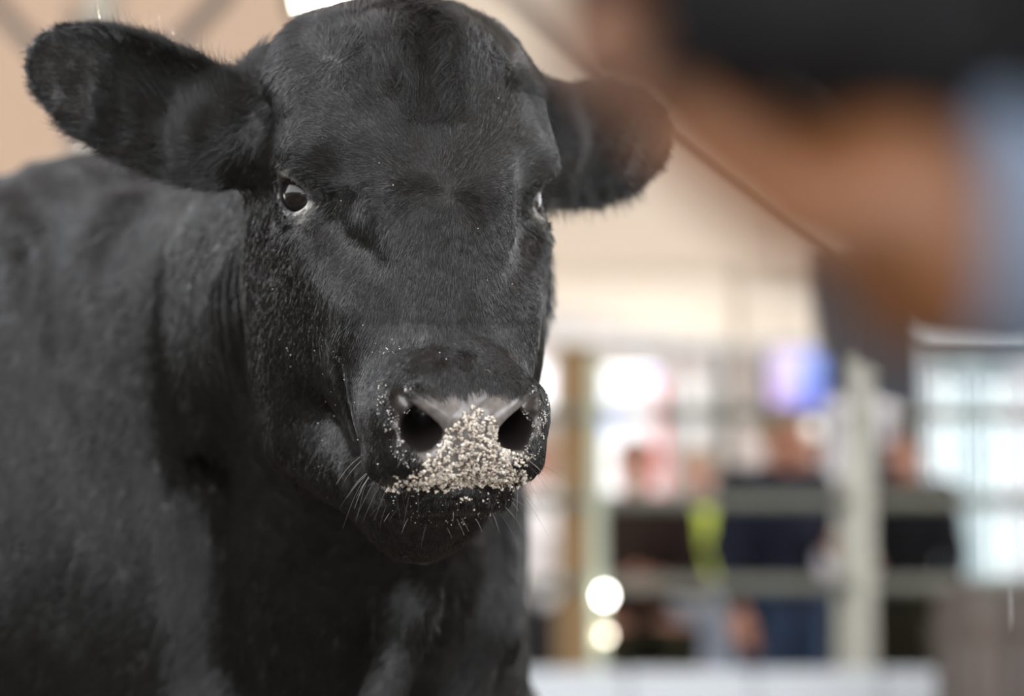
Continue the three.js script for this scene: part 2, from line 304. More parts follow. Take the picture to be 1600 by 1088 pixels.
{ // white trailer with a red edge, in the sun
  const D = 15.2, a = at(936, 578, D), c = at(1033, 790, D), w = c.x - a.x, y0 = 0.42, t = thing('trailer', 'white show trailer with a red corner in bright sun', 'trailer', V((a.x + c.x) / 2, 0, a.z)), white = mat(rgb(0.62, 0.62, 0.62), 0.35);
  mesh('box_body', box(w, a.y - y0, 1.4, 0, (a.y + y0) / 2, -0.7, 0.05), white, t);
  mesh('red_corner', box(0.03, (a.y - y0) * 0.75, 0.03, w / 2 - 0.012, a.y - (a.y - y0) * 0.4, 0.004), mat(rgb(0.6, 0.06, 0.06), 0.4), t);
  mesh('blue_stripe', box(0.10, 0.16, 0.02, -w / 2 + 0.055, a.y - 0.30, 0.004), mat(rgb(0.18, 0.30, 0.75), 0.4), t);
  mesh('blue_stripe', box(0.14, 0.05, 0.02, w / 2 - 0.10, a.y - 0.05, 0.004), mat(rgb(0.30, 0.42, 0.85), 0.4), t);
  for (const s of [-1, 1]) { const wh = new THREE.TorusGeometry(0.15, 0.06, 12, 28); wh.rotateY(Math.PI / 2); const m = mesh('wheel', wh, mat(rgb(0.02, 0.02, 0.02), 0.8), t); m.position.set(s * (w / 2 - 0.08), 0.21, -0.7); }
  mesh('axle', bar(V(-w / 2 + 0.06, 0.21, -0.7), V(w / 2 - 0.06, 0.21, -0.7), 0.03), darkSteel, t);
  mesh('chassis', box(0.1, 0.3, 1.2, 0, 0.32, -0.7), darkSteel, t);
}
{ // white banner just behind the muzzle
  const D = 15, a = at(800, 570, D), c = at(858, 640, D), t = thing('banner_flag', 'white banner with a blue lower edge just behind the muzzle', 'banner', V((a.x + c.x) / 2, 0, a.z)), w = c.x - a.x;
  mesh('cloth', box(w, a.y - c.y, 0.012, 0, (a.y + c.y) / 2, 0, 0.004), mat(rgb(0.9, 0.9, 0.9), 0.7), t); mesh('hem', box(w, 0.08, 0.016, 0, c.y - 0.03, 0, 0.004), mat(rgb(0.35, 0.48, 0.9), 0.7), t);
  mesh('pole', bar(V(-w / 2, 0, -0.03), V(-w / 2, a.y + 0.02, -0.03), 0.02), steel, t);
}
{ // blue and violet banner
  const D = 12.2, a = at(1204, 545, D), c = at(1286, 640, D), w = c.x - a.x, t = thing('blue_banner', 'violet and blue hanging banner over the white cap', 'banner', V((a.x + c.x) / 2, 0, a.z));
  const tex = noiseTexture(128, (u, v) => { const k = sstep(0.25, 0.9, u * 0.75 + (1 - v) * 0.35 + 0.10 * noise3(u * 4, v * 4, 2)), m = sstep(0.55, 0.1, v); return [lerp(0.86, 0.42, k), lerp(0.80, 0.56, k) - 0.08 * m, lerp(0.95, 0.90, k)]; }, true);
  mesh('cloth', box(w, a.y - c.y, 0.02, 0, (a.y + c.y) / 2, 0, 0.004), mat(0xffffff, 0.7, { map: tex }), t);
  mesh('hanger', bar(V(-w / 2, a.y + 0.012, 0), V(w / 2, a.y + 0.012, 0), 0.012), steel, t);
  for (const s of [-1, 1]) mesh('cord', bar(V(s * w * 0.4, a.y + 0.01, 0), V(s * w * 0.4, roofH(a.z) - 0.01, 0), 0.005), darkSteel, t);
}
{ // dark curtain to the right of the valance
  const D = 12.6, a = at(1276, 395, D), c = at(1440, 720, D), n = 9, t = thing('dark_curtain', 'dark grey curtain hanging right of the cream valance', 'curtain', V((a.x + c.x) / 2, 0, a.z)), w = c.x - a.x, top = roofH(a.z) - 0.06, pts = [];
  for (let i = 0; i <= 60; i++) pts.push(new THREE.Vector2(-w / 2 + w * i / 60, 0.03 * Math.sin(i / 60 * n * 6.283)));
  for (let i = 60; i >= 0; i--) pts.push(new THREE.Vector2(-w / 2 + w * i / 60, 0.03 * Math.sin(i / 60 * n * 6.283) - 0.008));
  const g = new THREE.ExtrudeGeometry(new THREE.Shape(pts), { depth: top - 0.03, bevelEnabled: false }); g.rotateX(-Math.PI / 2); g.translate(0, 0.03, 0);
  mesh('cloth', g, mat(rgb(0.075, 0.083, 0.10), 0.85), t);
  mesh('curtain_rail', bar(V(-w / 2, top, 0), V(w / 2, top, 0), 0.016), darkSteel, t);
}
{ // white marquee at the right: posts, wall cloths with seams, roof edge
  const D = 16, x0 = at(1425, 700, D).x, z = at(1500, 700, D).z, t = thing('white_marquee', 'bright white marquee at the right behind the black jacket', 'marquee', V(x0 + 1.6, 0, z));
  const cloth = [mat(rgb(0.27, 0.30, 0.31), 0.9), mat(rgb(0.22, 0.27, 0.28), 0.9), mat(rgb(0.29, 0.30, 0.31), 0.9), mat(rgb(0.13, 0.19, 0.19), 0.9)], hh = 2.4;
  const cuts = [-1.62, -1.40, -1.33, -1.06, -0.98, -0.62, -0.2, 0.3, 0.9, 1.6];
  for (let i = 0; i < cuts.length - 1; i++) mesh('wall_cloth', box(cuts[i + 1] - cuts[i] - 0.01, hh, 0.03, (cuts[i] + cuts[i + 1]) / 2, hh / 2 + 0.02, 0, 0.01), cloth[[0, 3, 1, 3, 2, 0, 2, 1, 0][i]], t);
  for (const x of [-1.62, -0.2, 1.6]) mesh('pole', bar(V(x, 0, 0.05), V(x, hh + 0.1, 0.05), 0.03), paleSteel, t);
  const rf = new THREE.CylinderGeometry(0.4, 2.5, 1.0, 4, 1); rf.rotateY(Math.PI / 4); rf.scale(1, 1, 0.9); rf.translate(0, hh + 0.55, -1.5); mesh('roof', rf, cloth[0], t);
  for (const y of [0.85, 1.25, 1.7]) mesh('seam', box(3.2, 0.03, 0.035, 0, y, 0.003, 0.006), cloth[1], t);
}

{ // plank partition added on the left, beyond the frame: it shades the low light on the bull's flank
  const t = thing('shade_partition', 'added grey plank partition beside the bull, out of view, shading its flank', 'partition', V(-2.6, 0, 0.2)), wood = [0.07, 0.085, 0.10].map((k) => mat(rgb(k, k * 0.9, k * 0.78), 0.85, { bumpMap: grain, bumpScale: 0.002 }));
  for (let i = 0; i < 11; i++) mesh('plank', box(0.03, 0.148, 8.4, 0, 0.08 + i * 0.155, 0, 0.006), wood[i % 3], t);
  for (const z of [-4.1, -1.4, 1.4, 4.1]) mesh('upright', box(0.09, 1.8, 0.09, -0.062, 0.9, z, 0.01), wood[0], t);
}

// ---------------------------------------------------------------- the bull
const YAW = 17 * Math.PI / 180, cy_ = Math.cos(YAW), sy_ = Math.sin(YAW), HX = -0.0985, HY = 0.15, HD = 2.40;   // where the head is and how far it is turned
// head axes: x across the brow, y up, z out of the face; origin midway between the eyes
const headToWorld = (x, y, z) => C(HX + x * cy_ + z * sy_, HY + y, HD + x * sy_ - z * cy_);
const toHead = (wx, wy, wz, o) => {
  const ry = wy - CAM_H, Y = ry * cp + wz * sp, D = ry * sp - wz * cp, dx = wx - HX, dD = D - HD;
  o[0] = dx * cy_ + dD * sy_; o[1] = Y - HY; o[2] = dx * sy_ - dD * cy_; o[3] = wx; o[4] = Y; o[5] = D; return o;
};
// cross-sections of the face: height, front of the midline, half width, depth of the widest place, back, squareness
const FACE = [
  [0.17, 0.000, 0.085, -0.05, -0.12, 2.0], [0.13, 0.040, 0.118, -0.04, -0.13, 2.1], [0.09, 0.070, 0.130, -0.03, -0.13, 2.3], [0.05, 0.096, 0.130, -0.02, -0.13, 2.5], [0.00, 0.121, 0.112, -0.015, -0.13, 2.6],
  [-0.05, 0.137, 0.090, 0.00, -0.12, 2.6], [-0.10, 0.148, 0.078, 0.02, -0.10, 2.5], [-0.15, 0.164, 0.072, 0.04, -0.08, 2.4], [-0.19, 0.182, 0.070, 0.06, -0.05, 2.4], [-0.23, 0.188, 0.066, 0.07, 0.00, 2.3], [-0.26, 0.18, 0.058, 0.08, 0.02, 2.2]];
const faceAt = (y, o) => {
  let k = 0; while (k < FACE.length - 2 && y < FACE[k + 1][0]) k++;
  const a = FACE[k], b = FACE[k + 1], t0 = clamp((a[0] - y) / (a[0] - b[0]), 0, 1), p = FACE[Math.max(0, k - 1)], q = FACE[Math.min(FACE.length - 1, k + 2)];
  for (let c = 1; c < 6; c++) { const m0 = (b[c] - p[c]) / 2, m1 = (q[c] - a[c]) / 2, t = t0; o[c] = (2 * t * t * t - 3 * t * t + 1) * a[c] + (t * t * t - 2 * t * t + t) * m0 + (-2 * t * t * t + 3 * t * t) * b[c] + (t * t * t - t * t) * m1; }
};
const fo = new Float64Array(6);
function faceTube(x, y, z) {
  const yc = clamp(y, -0.26, 0.17); faceAt(yc, fo);
  const zf = fo[1], w = fo[2], zw = fo[3], zb = fo[4], n = fo[5], dz = z - zw, dep = dz > 0 ? zf - zw : zw - zb, nn = dz > 0 ? n : 2;
  const k = Math.pow(Math.pow(Math.abs(x) / w, nn) + Math.pow(Math.abs(dz) / dep, nn), 1 / nn), d = (k - 1) * Math.min(w, dep), e = Math.abs(y - yc);
  return e > 0 ? Math.sqrt(Math.max(d, 0) ** 2 + e * e) + Math.min(d, 0) * 0.2 : d;
}
// eyes
const EYE_C = [0.1090, 0.0, 0.004], EYE_R = 0.0228, EYE_N = [0.76, -0.02, 0.65];
{ const l = Math.hypot(...EYE_N); for (let i = 0; i < 3; i++) EYE_N[i] /= l; }
const EYE_T = (() => { const l = Math.hypot(EYE_N[0], EYE_N[2]); let t = [-EYE_N[2] / l, 0, EYE_N[0] / l]; return t; })();   // towards the nose
const EYE_B = [EYE_N[1] * EYE_T[2] - EYE_N[2] * EYE_T[1], EYE_N[2] * EYE_T[0] - EYE_N[0] * EYE_T[2], EYE_N[0] * EYE_T[1] - EYE_N[1] * EYE_T[0]];
if (EYE_B[1] < 0) for (let i = 0; i < 3; i++) EYE_B[i] *= -1;
const eo = [0, 0, 0];
const eyeLocal = (ax, y, z) => {                                       // mirrored: along the lid, up, out of the eye
  const X = ax - EYE_C[0], Y = y - EYE_C[1], Z = z - EYE_C[2];
  const t = X * EYE_T[0] + Y * EYE_T[1] + Z * EYE_T[2], b = X * EYE_B[0] + Y * EYE_B[1] + Z * EYE_B[2];
  const c = Math.cos(0.45), s = Math.sin(0.45);                        // the lids slant down towards the nose
  eo[0] = t * c - b * s; eo[1] = t * s + b * c; eo[2] = X * EYE_N[0] + Y * EYE_N[1] + Z * EYE_N[2]; return eo;
};
// ears: base, axis to the tip, direction the cup faces
function makeEar(base, tip, face, cup, twist) {
  const b = V(...base), e = V(...tip).sub(b), L = e.length(); e.normalize();
  const n = V(...face); n.addScaledVector(e, -n.dot(e)).normalize(); const s = V().crossVectors(n, e).normalize();
  return { b, e, n, s, L, cup, twist };
}
const EARS = [
  makeEar([-0.160, 0.058, -0.080], [-0.362, 0.148, -0.145], [-0.25, -0.16, 0.95], 3.4, 0),
  makeEar([0.150, 0.062, -0.085], [0.345, 0.078, -0.175], [0.05, -0.25, 0.95], 3.4, 0)];
const EARW = [[0, 0.050], [0.12, 0.058], [0.3, 0.064], [0.5, 0.0635], [0.68, 0.058], [0.82, 0.048], [0.92, 0.035], [0.975, 0.020], [1, 0.004]];
const earW = (u) => { let k = 0; while (k < EARW.length - 2 && u > EARW[k + 1][0]) k++; const a = EARW[k], b = EARW[k + 1]; return lerp(a[1], b[1], clamp((u - a[0]) / (b[0] - a[0]), 0, 1)); };
function earSdf(E, x, y, z) {
  const X = x - E.b.x, Y = y - E.b.y, Z = z - E.b.z;
  const u = (X * E.e.x + Y * E.e.y + Z * E.e.z) / E.L, v = X * E.s.x + Y * E.s.y + Z * E.s.z, w = X * E.n.x + Y * E.n.y + Z * E.n.z;
  if (u < -0.6 || u > 1.4) return 0.1;
  const uc = clamp(u, 0, 1), b = earW(uc), over = Math.abs(u - uc) * E.L;
  const bowl = E.cup * (1.25 - 0.75 * uc) * v * v - 0.012 * Math.sin(uc * 2.6) + 0.0022 * Math.sin(v * 95 + uc * 2 + noise3(u * 3, v * 20, 1)) * (1 - uc) * sstep(0.05, 0.3, uc);
  const rim = Math.sqrt(Math.max(0, Math.abs(v) - b) ** 2 + over * over) + Math.min(0, Math.max(Math.abs(v) - b, -0.03));
  return smax((Math.abs(w - bowl) - (0.0075 - 0.003 * uc)) * 0.75, rim, 0.008);
}
function headSdf(x, y, z, who) {
  const ax = Math.abs(x);
  let d = faceTube(x, y, z);
  d = smin(d, ell(x, y, z, 0, 0.055, -0.045, 0.143, 0.148, 0.125), 0.035);                        // dome of the skull
  d = smin(d, ell(ax, y, z, 0.098, 0.034, 0.018, 0.040, 0.026, 0.046), 0.028);                    // brow over the eye
  d = smin(d, ell(ax, y, z, 0.030, 0.115, 0.035, 0.045, 0.05, 0.03), 0.035);
  d = smin(d, cap(ax, y, z, 0.108, -0.040, 0.012, 0.027, 0.066, -0.115, 0.088, 0.022), 0.032);    // cheek bone and facial crest
  d = smin(d, ell(ax, y, z, 0.088, -0.105, -0.030, 0.050, 0.110, 0.085), 0.035);                  // masseter
  d = smin(d, ell(ax, y, z, 0.098, -0.155, -0.075, 0.052, 0.105, 0.075), 0.03);
  d = smin(d, ell(ax, y, z, 0.105, 0.00, -0.085, 0.042, 0.12, 0.06), 0.03);                       // temple down to the jaw joint
  d = smin(d, cap(ax, y, z, 0.072, -0.240, -0.060, 0.060, 0.020, -0.285, 0.065, 0.042), 0.03);    // lower jaw
  d = smin(d, ell(x, y, z, 0, -0.300, 0.020, 0.058, 0.060, 0.080), 0.03);                          // skin between the jaws
  d = smin(d, ell(ax, y, z, 0.052, -0.185, 0.075, 0.034, 0.050, 0.06), 0.03);                     // cheek towards the lip
  d = smin(d, ell(ax, y, z, 0.066, -0.135, 0.055, 0.036, 0.062, 0.056), 0.04);                     // full cheek below the crest
  // muzzle: nose, wings of the nostrils, upper lip
  let m = sup(x, y, z, 0, -0.222, 0.138, 0.079, 0.050, 0.074, 2.7);
  m = smin(m, ell(ax, y, z, 0.056, -0.212, 0.158, 0.030, 0.040, 0.040), 0.018);
  m = smin(m, ell(ax, y, z, 0.040, -0.255, 0.150, 0.042, 0.026, 0.052), 0.02);
  m = smin(m, ell(x, y, z, 0, -0.180, 0.168, 0.050, 0.022, 0.036), 0.025);
  d = smin(d, m, 0.024);
  // lower lip and chin
  let c = sup(x, y, z, 0, -0.287, 0.122, 0.062, 0.022, 0.058, 2.5);
  c = smin(c, ell(x, y, z, 0, -0.292, 0.085, 0.050, 0.028, 0.06), 0.02);
  d = smin(d, c, 0.008);
  d = smax(d, -cap(ax, y, z, 0.0, -0.2775, 0.200, 0.0028, 0.050, -0.2745, 0.178, 0.0028), 0.005);  // line of the mouth
  d = smax(d, -cap(ax, y, z, 0.050, -0.2745, 0.178, 0.0028, 0.080, -0.264, 0.105, 0.002), 0.005);
  // hollow before the eye and the groove down from its corner
  d = smax(d, -ell(ax, y, z, 0.102, -0.003, 0.079, 0.017, 0.022, 0.018), 0.034);
  d = smax(d, -cap(ax, y, z, 0.105, -0.030, 0.063, 0.001, 0.078, -0.070, 0.126, 0.002), 0.026);
  d = smin(d, cap(ax, y, z, 0.085, 0.125, -0.065, 0.045, 0.150, 0.098, -0.09, 0.032), 0.035);         // root of the ear
  // temple behind the eye
  d = smax(d, -ell(ax, y, z, 0.150, 0.055, -0.045, 0.018, 0.045, 0.03), 0.035);
  // crest and forelock groove
  d = smax(d, -cap(x, y, z, 0, 0.17, 0.055, 0.006, 0, 0.075, 0.112, 0.004), 0.03);
  // furrow of the nose sides
  d = smax(d, -cap(ax, y, z, 0.095, -0.10, 0.140, 0.006, 0.083, -0.160, 0.158, 0.006), 0.03);
  // fold at the corner of the lip
  d = smax(d, -cap(ax, y, z, 0.094, -0.165, 0.090, 0.002, 0.083, -0.250, 0.098, 0.002), 0.012);
  // eyes: lids as a shell around the ball
  if (ax > 0.05 && y > -0.07 && y < 0.07) {
    const q = eyeLocal(ax, y, z), r = Math.hypot(q[0], q[1], q[2]);
    d = smin(d, r - 0.0250, 0.012);
    d = smin(d, Math.hypot(q[0] / 1.6, q[1] - 0.0165 - 0.1 * q[0], q[2] - 0.0185) - 0.0070, 0.010);      // heavy upper lid
    const a = 0.0222, b = q[1] > 0 ? 0.0140 : 0.0168;
    const open = Math.max((Math.hypot(q[0] / a, q[1] / b) - 1) * 0.0155, -q[2] + 0.002);
    d = smax(d, -open, 0.004);
    d = smax(d, -(r - EYE_R - 0.0004), 0.002);
    // wrinkles round the lids
    const rad = Math.hypot(q[0] / 1.25, q[1]); d += 0.0009 * Math.sin(rad * 1500) * sstep(0.020, 0.024, rad) * (1 - sstep(0.030, 0.042, rad)) * sstep(0, 0.01, q[2]);
  }
  // nostrils
  d = smax(d, -cap(ax, y, z, 0.0480, -0.228, 0.220, 0.0225, 0.030, -0.211, 0.150, 0.013), 0.008);
  d = smax(d, -cap(ax, y, z, 0.050, -0.218, 0.216, 0.016, 0.064, -0.194, 0.194, 0.0105), 0.008);
  d = smin(d, cap(ax, y, z, 0.020, -0.213, 0.208, 0.0105, 0.054, -0.190, 0.203, 0.0070), 0.009);   // roof of the nostril
  // ears
  const E = EARS[x < 0 ? 0 : 1];
  let er = earSdf(E, x, y, z);
  er = smin(er, cap(x, y, z, E.b.x * 0.70, E.b.y * 0.85, E.b.z + 0.01, 0.050, E.b.x + E.e.x * 0.02, E.b.y + E.e.y * 0.02, E.b.z - 0.012, 0.034), 0.03);
  d = smin(d, er, 0.022);
  return d;
}
// neck, shoulders, trunk and legs, in metres across, up and away from the lens
const ny_ = (D, height) => (height - CAM_H - D * sp) / cp;             // "up" of a height over the ground
const LEGS = [[-0.07, 3.18], [-0.62, 3.02], [-0.62, 4.75], [-1.17, 4.60]];
function bodySdf(X, Y, D) {
  let d = cap(X, Y, D, -0.125, 0.06, 2.55, 0.150, -0.27, -0.06, 2.98, 0.265);
  d = smin(d, cap(X, Y, D, -0.150, 0.13, 2.56, 0.085, -0.43, -0.02, 3.18, 0.245), 0.08);          // crest
  d = smin(d, cap(X, Y, D, -0.155, -0.12, 2.60, 0.110, -0.23, -0.40, 2.86, 0.200), 0.08);         // throat to brisket
  d = smin(d, ell(X, Y, D, -0.375, -0.33, 3.14, 0.385, 0.50, 0.46), 0.10);                         // chest
  d = smin(d, ell(X, Y, D, -0.56, -0.08, 3.20, 0.27, 0.33, 0.40), 0.10);                          // right shoulder and withers
  d = smin(d, ell(X, Y, D, -0.62, -0.35, 3.02, 0.20, 0.34, 0.26), 0.09);
  d = smin(d, ell(X, Y, D, -0.15, -0.42, 2.98, 0.15, 0.32, 0.24), 0.08);                          // left shoulder
  d = smin(d, cap(X, Y, D, -0.42, -0.22, 3.4, 0.43, -0.78, -0.34, 4.5, 0.42), 0.12);              // barrel
  d = smin(d, ell(X, Y, D, -0.86, -0.28, 4.72, 0.34, 0.40, 0.40), 0.12);                          // rump
  // dewlap folds
  d = smin(d, cap(X, Y, D, -0.066, -0.190, 2.545, 0.014, -0.102, -0.285, 2.575, 0.018), 0.035);
  d = smin(d, cap(X, Y, D, -0.102, -0.285, 2.575, 0.018, -0.150, -0.40, 2.560, 0.024), 0.035);
  d = smin(d, cap(X, Y, D, -0.012, -0.17, 2.735, 0.012, -0.022, -0.31, 2.725, 0.018), 0.06);
  d = smin(d, cap(X, Y, D, -0.022, -0.31, 2.725, 0.018, -0.055, -0.43, 2.70, 0.022), 0.05);
  d = smax(d, -cap(X, Y, D, -0.045, -0.235, 2.615, 0.008, -0.09, -0.42, 2.60, 0.022), 0.04);
  // creases between neck, shoulder and brisket
  d = smax(d, -cap(X, Y, D, -0.338, -0.165, 2.660, 0.001, -0.325, -0.36, 2.655, 0.014), 0.08);
  // legs
  for (let i = 0; i < 4; i++) {
    const [lx, ld] = LEGS[i], back = i > 1, top = ny_(ld, 0.72), knee = ny_(ld, back ? 0.50 : 0.40), fet = ny_(ld, 0.12);
    if (Math.abs(X - lx) > 0.5 || Math.abs(D - ld) > 0.6) continue;
    d = smin(d, cap(X, Y, D, lx, top, ld, 0.15, lx, knee, ld + (back ? 0.10 : 0), 0.065), 0.08);
    d = smin(d, cap(X, Y, D, lx, knee, ld + (back ? 0.10 : 0), 0.062, lx, fet, ld, 0.045), 0.03);
    d = smin(d, cap(X, Y, D, lx, fet, ld, 0.05, lx, ny_(ld, 0.06), ld - 0.03, 0.065), 0.02);
  }
  return d;
}
const ho = [0, 0, 0, 0, 0, 0];
function bullSdf(wx, wy, wz) {
  toHead(wx, wy, wz, ho);
  const [x, y, z, X, Y, D] = ho;
  let d = bodySdf(X, Y, D);
  // loose skin: folds running down the neck, finer near the head
  const nb = sstep(2.42, 2.60, D) * (1 - sstep(3.0, 3.3, D));
  if (d < 0.05 && nb > 0) {
    const w = noise3(X * 4, Y * 2.2, D * 4) * 0.9, q = X * 60 + D * 26 + w * 3.2 + Y * 4;
    const k = Math.sin(q) * 0.5 + 0.5;
    const f2 = Math.sin(X * 125 + D * 62 + Y * 7 + noise3(X * 5, Y * 3, D * 5 + 3) * 3.4) * 0.5 + 0.5, a2 = sstep(-0.25, 0.35, noise3(X * 6 + 2, Y * 2.5, D * 6));
    d -= nb * (0.0034 * f2 * f2 * a2 + 0.0030 * (k * k) + 0.006 * noise3(X * 8, Y * 2.4, D * 8) + 0.008 * noise3(X * 4 + 7, Y * 2, D * 4)) * (0.4 + 0.6 * sstep(-0.35, 0.05, Y));
  }
  if (D < 2.75 && Math.abs(x) < 0.42 && y > -0.42 && y < 0.30 && z > -0.30) {
    const h = headSdf(x, y, z);
    d = smin(d, h, lerp(0.05, 0.018, sstep(-0.08, -0.20, y)));
    // folds behind the jaw and before the ear
    const f = sstep(0.10, 0.125, Math.abs(x)) * (1 - sstep(-0.03, -0.005, z)) * sstep(-0.16, -0.22, -Math.abs(z) - 0.1) * (1 - sstep(0.10, 0.15, y)) * sstep(-0.25, -0.1, y);
    if (f > 0 && d < 0.02) d += 0.0013 * f * Math.sin(z * 420 + noise3(x * 6, y * 6, z * 6) * 3.5);
  }
  return Math.max(d, -(wy - 0.0) + 0.0);
}
const bullRoot = thing('bull', 'black bull with a crumb-covered muzzle looking past the camera', 'bull', V(-0.35, 0, -3.1));
const inHead = (x, y, z, m) => Math.abs(x) < 0.385 + m && y > -0.395 - m && y < 0.245 + m && z > -0.235 - m && z < 0.27 + m;
const worldBox = (pts) => { const lo = [1e9, 1e9, 1e9], hi = [-1e9, -1e9, -1e9]; for (const p of pts) { [p.x, p.y, p.z].forEach((c, i) => { lo[i] = Math.min(lo[i], c); hi[i] = Math.max(hi[i], c); }); } return [lo, hi]; };
const t0 = Date.now();
const corners = []; for (const x of [-0.39, 0.39]) for (const y of [-0.40, 0.25]) for (const z of [-0.24, 0.275]) corners.push(headToWorld(x, y, z));
const [hlo, hhi] = worldBox(corners);
const hk = [0, 0, 0, 0, 0, 0];
const headGeo = surfaceNet(bullSdf, hlo, hhi, 0.0032, (x, y, z) => { toHead(x, y, z, hk); return inHead(hk[0], hk[1], hk[2], 0); });
const bodyGeo = surfaceNet(bullSdf, [-1.55, -0.03, -5.4], [0.35, 1.85, -2.1], 0.012, (x, y, z) => { toHead(x, y, z, hk); return !inHead(hk[0], hk[1], hk[2], -0.014); });
console.log('bull', headGeo.attributes.position.count, bodyGeo.attributes.position.count, Date.now() - t0);

// hide: colours of the bare skin under and between the hair
const noseMask = (x, y, z) => {                                       // bare wet skin of the muzzle
  const ax = Math.abs(x), front = sstep(0.178, 0.192, z + ax * 0.22);
  const top = 1 - sstep(-0.194, -0.187, y + ax * 0.10 + 0.004 * noise3(x * 60, y * 60, z * 60)), low = sstep(-0.278, -0.268, y + ax * 0.12);
  const half = lerp(0.040, 0.069, sstep(-0.262, -0.222, y));
  return front * top * low * (1 - sstep(half, half + 0.006, ax + 0.004 * noise3(x * 90, y * 90, 3)));
};
const nostrilIn = (x, y, z) => { const ax = Math.abs(x); return Math.min(cap(ax, y, z, 0.0480, -0.228, 0.220, 0.0225, 0.030, -0.211, 0.150, 0.013), cap(ax, y, z, 0.050, -0.218, 0.216, 0.016, 0.064, -0.194, 0.194, 0.0105)); };
const lidMask = (x, y, z) => { const ax = Math.abs(x); if (ax < 0.06 || Math.abs(y) > 0.07) return [0, 0, 9]; const q = eyeLocal(ax, y, z); return [q[0], q[1], Math.hypot(q[0] / 1.3, q[1] / 1.0), q[2]]; };
function paint(g) {
  const p = g.attributes.position, c = new Float32Array(p.count * 3);
  for (let i = 0; i < p.count; i++) {
    toHead(p.getX(i), p.getY(i), p.getZ(i), hk); const [x, y, z] = hk;
    let r = 0.010, gg = 0.010, b = 0.0105;
    if (z > 0.12 && y < -0.15) {
      const m = noseMask(x, y, z), inn = nostrilIn(x, y, z);
      if (m > 0) { const s = 0.75 + 0.35 * noise3(x * 120, y * 120, z * 120); r = lerp(r, 0.135 * s, m); gg = lerp(gg, 0.122 * s, m); b = lerp(b, 0.117 * s, m); }
      if (inn < 0.003 && z < 0.2) { r = 0.02; gg = 0.016; b = 0.015; }
    }
    const l = lidMask(x, y, z);
    if (l[2] < 0.05) {                                               // pale bare rims of the lids, dust in the corner of the eye
      const rim = (1 - sstep(0.0175, 0.0225, l[2])) * 0.075, dust = (1 - sstep(0.004, 0.012, Math.hypot(l[0] - 0.024, (l[1] + 0.006) * 0.8))) * (0.6 + 0.5 * noise3(x * 300, y * 300, z * 300));
      const brow = (1 - sstep(0.003, 0.008, Math.abs(l[1] - 0.021 - l[0] * 0.15))) * (1 - sstep(0.008, 0.018, Math.abs(l[0] + 0.008))) * sstep(-0.2, 0.5, noise3(x * 260, y * 260, z * 260));
      r += rim + dust * 0.34 + brow * 0.16; gg += rim * 0.98 + dust * 0.33 + brow * 0.155; b += rim * 0.95 + dust * 0.30 + brow * 0.14;
    }
    c[i * 3] = r; c[i * 3 + 1] = gg; c[i * 3 + 2] = b;
  }
  g.setAttribute('color', new THREE.BufferAttribute(c, 3));
}
paint(headGeo); paint(bodyGeo);
{ // two materials on one skin: wet muzzle and hide
  const idx = headGeo.index.array, p = headGeo.attributes.position, hide = [], nose = [];
  for (let t = 0; t < idx.length; t += 3) {
    toHead(p.getX(idx[t]), p.getY(idx[t]), p.getZ(idx[t]), hk);
    const wet = hk[2] > 0.10 && hk[1] < -0.15 && (noseMask(hk[0], hk[1], hk[2]) > 0.4 || nostrilIn(hk[0], hk[1], hk[2]) < 0.004);
    (wet ? nose : hide).push(idx[t], idx[t + 1], idx[t + 2]);
  }
  const all = new Uint32Array(hide.length + nose.length); all.set(hide); all.set(nose, hide.length);
  headGeo.setIndex(new THREE.BufferAttribute(all, 1)); headGeo.userData.split = hide.length;
}
const offset = (g) => { g.translate(-bullRoot.position.x, -bullRoot.position.y, -bullRoot.position.z); return g; };
// one skin: head and body joined
const hideMat = new THREE.MeshPhysicalMaterial({ color: 0xffffff, vertexColors: true, roughness: 0.55, name: 'black_hide' });
const noseMat = new THREE.MeshPhysicalMaterial({ color: 0xffffff, vertexColors: true, roughness: 0.38, clearcoat: 0.55, clearcoatRoughness: 0.22, name: 'wet_muzzle' });
{
  const nh = headGeo.index.count, nb = bodyGeo.index.count, vh = headGeo.attributes.position.count, g = new THREE.BufferGeometry();
  for (const k of ['position', 'normal', 'color']) { const a = headGeo.attributes[k].array, b = bodyGeo.attributes[k].array, all = new Float32Array(a.length + b.length); all.set(a); all.set(b, a.length); g.setAttribute(k, new THREE.BufferAttribute(all, 3)); }
  const idx = new Uint32Array(nh + nb); idx.set(headGeo.index.array); for (let i = 0; i < nb; i++) idx[nh + i] = bodyGeo.index.array[i] + vh;
  g.setIndex(new THREE.BufferAttribute(idx, 1));
  g.addGroup(0, headGeo.userData.split, 0); g.addGroup(headGeo.userData.split, nh - headGeo.userData.split, 1); g.addGroup(nh, nb, 0);
  mesh('body', offset(g), [hideMat, noseMat], bullRoot);
}
// eyes
{
  const eyeMat = new THREE.MeshPhysicalMaterial({ color: rgb(0.006, 0.0045, 0.004), roughness: 0.04, ior: 1.40, name: 'eye' });
  for (const s of [-1, 1]) {
    const g = new THREE.SphereGeometry(EYE_R, 40, 28), p = headToWorld(s * EYE_C[0], EYE_C[1], EYE_C[2]).sub(bullRoot.position);
    const e = mesh('eye', g, eyeMat, bullRoot); e.position.copy(p); e.userData.label = 'glossy dark eye';
  }
}

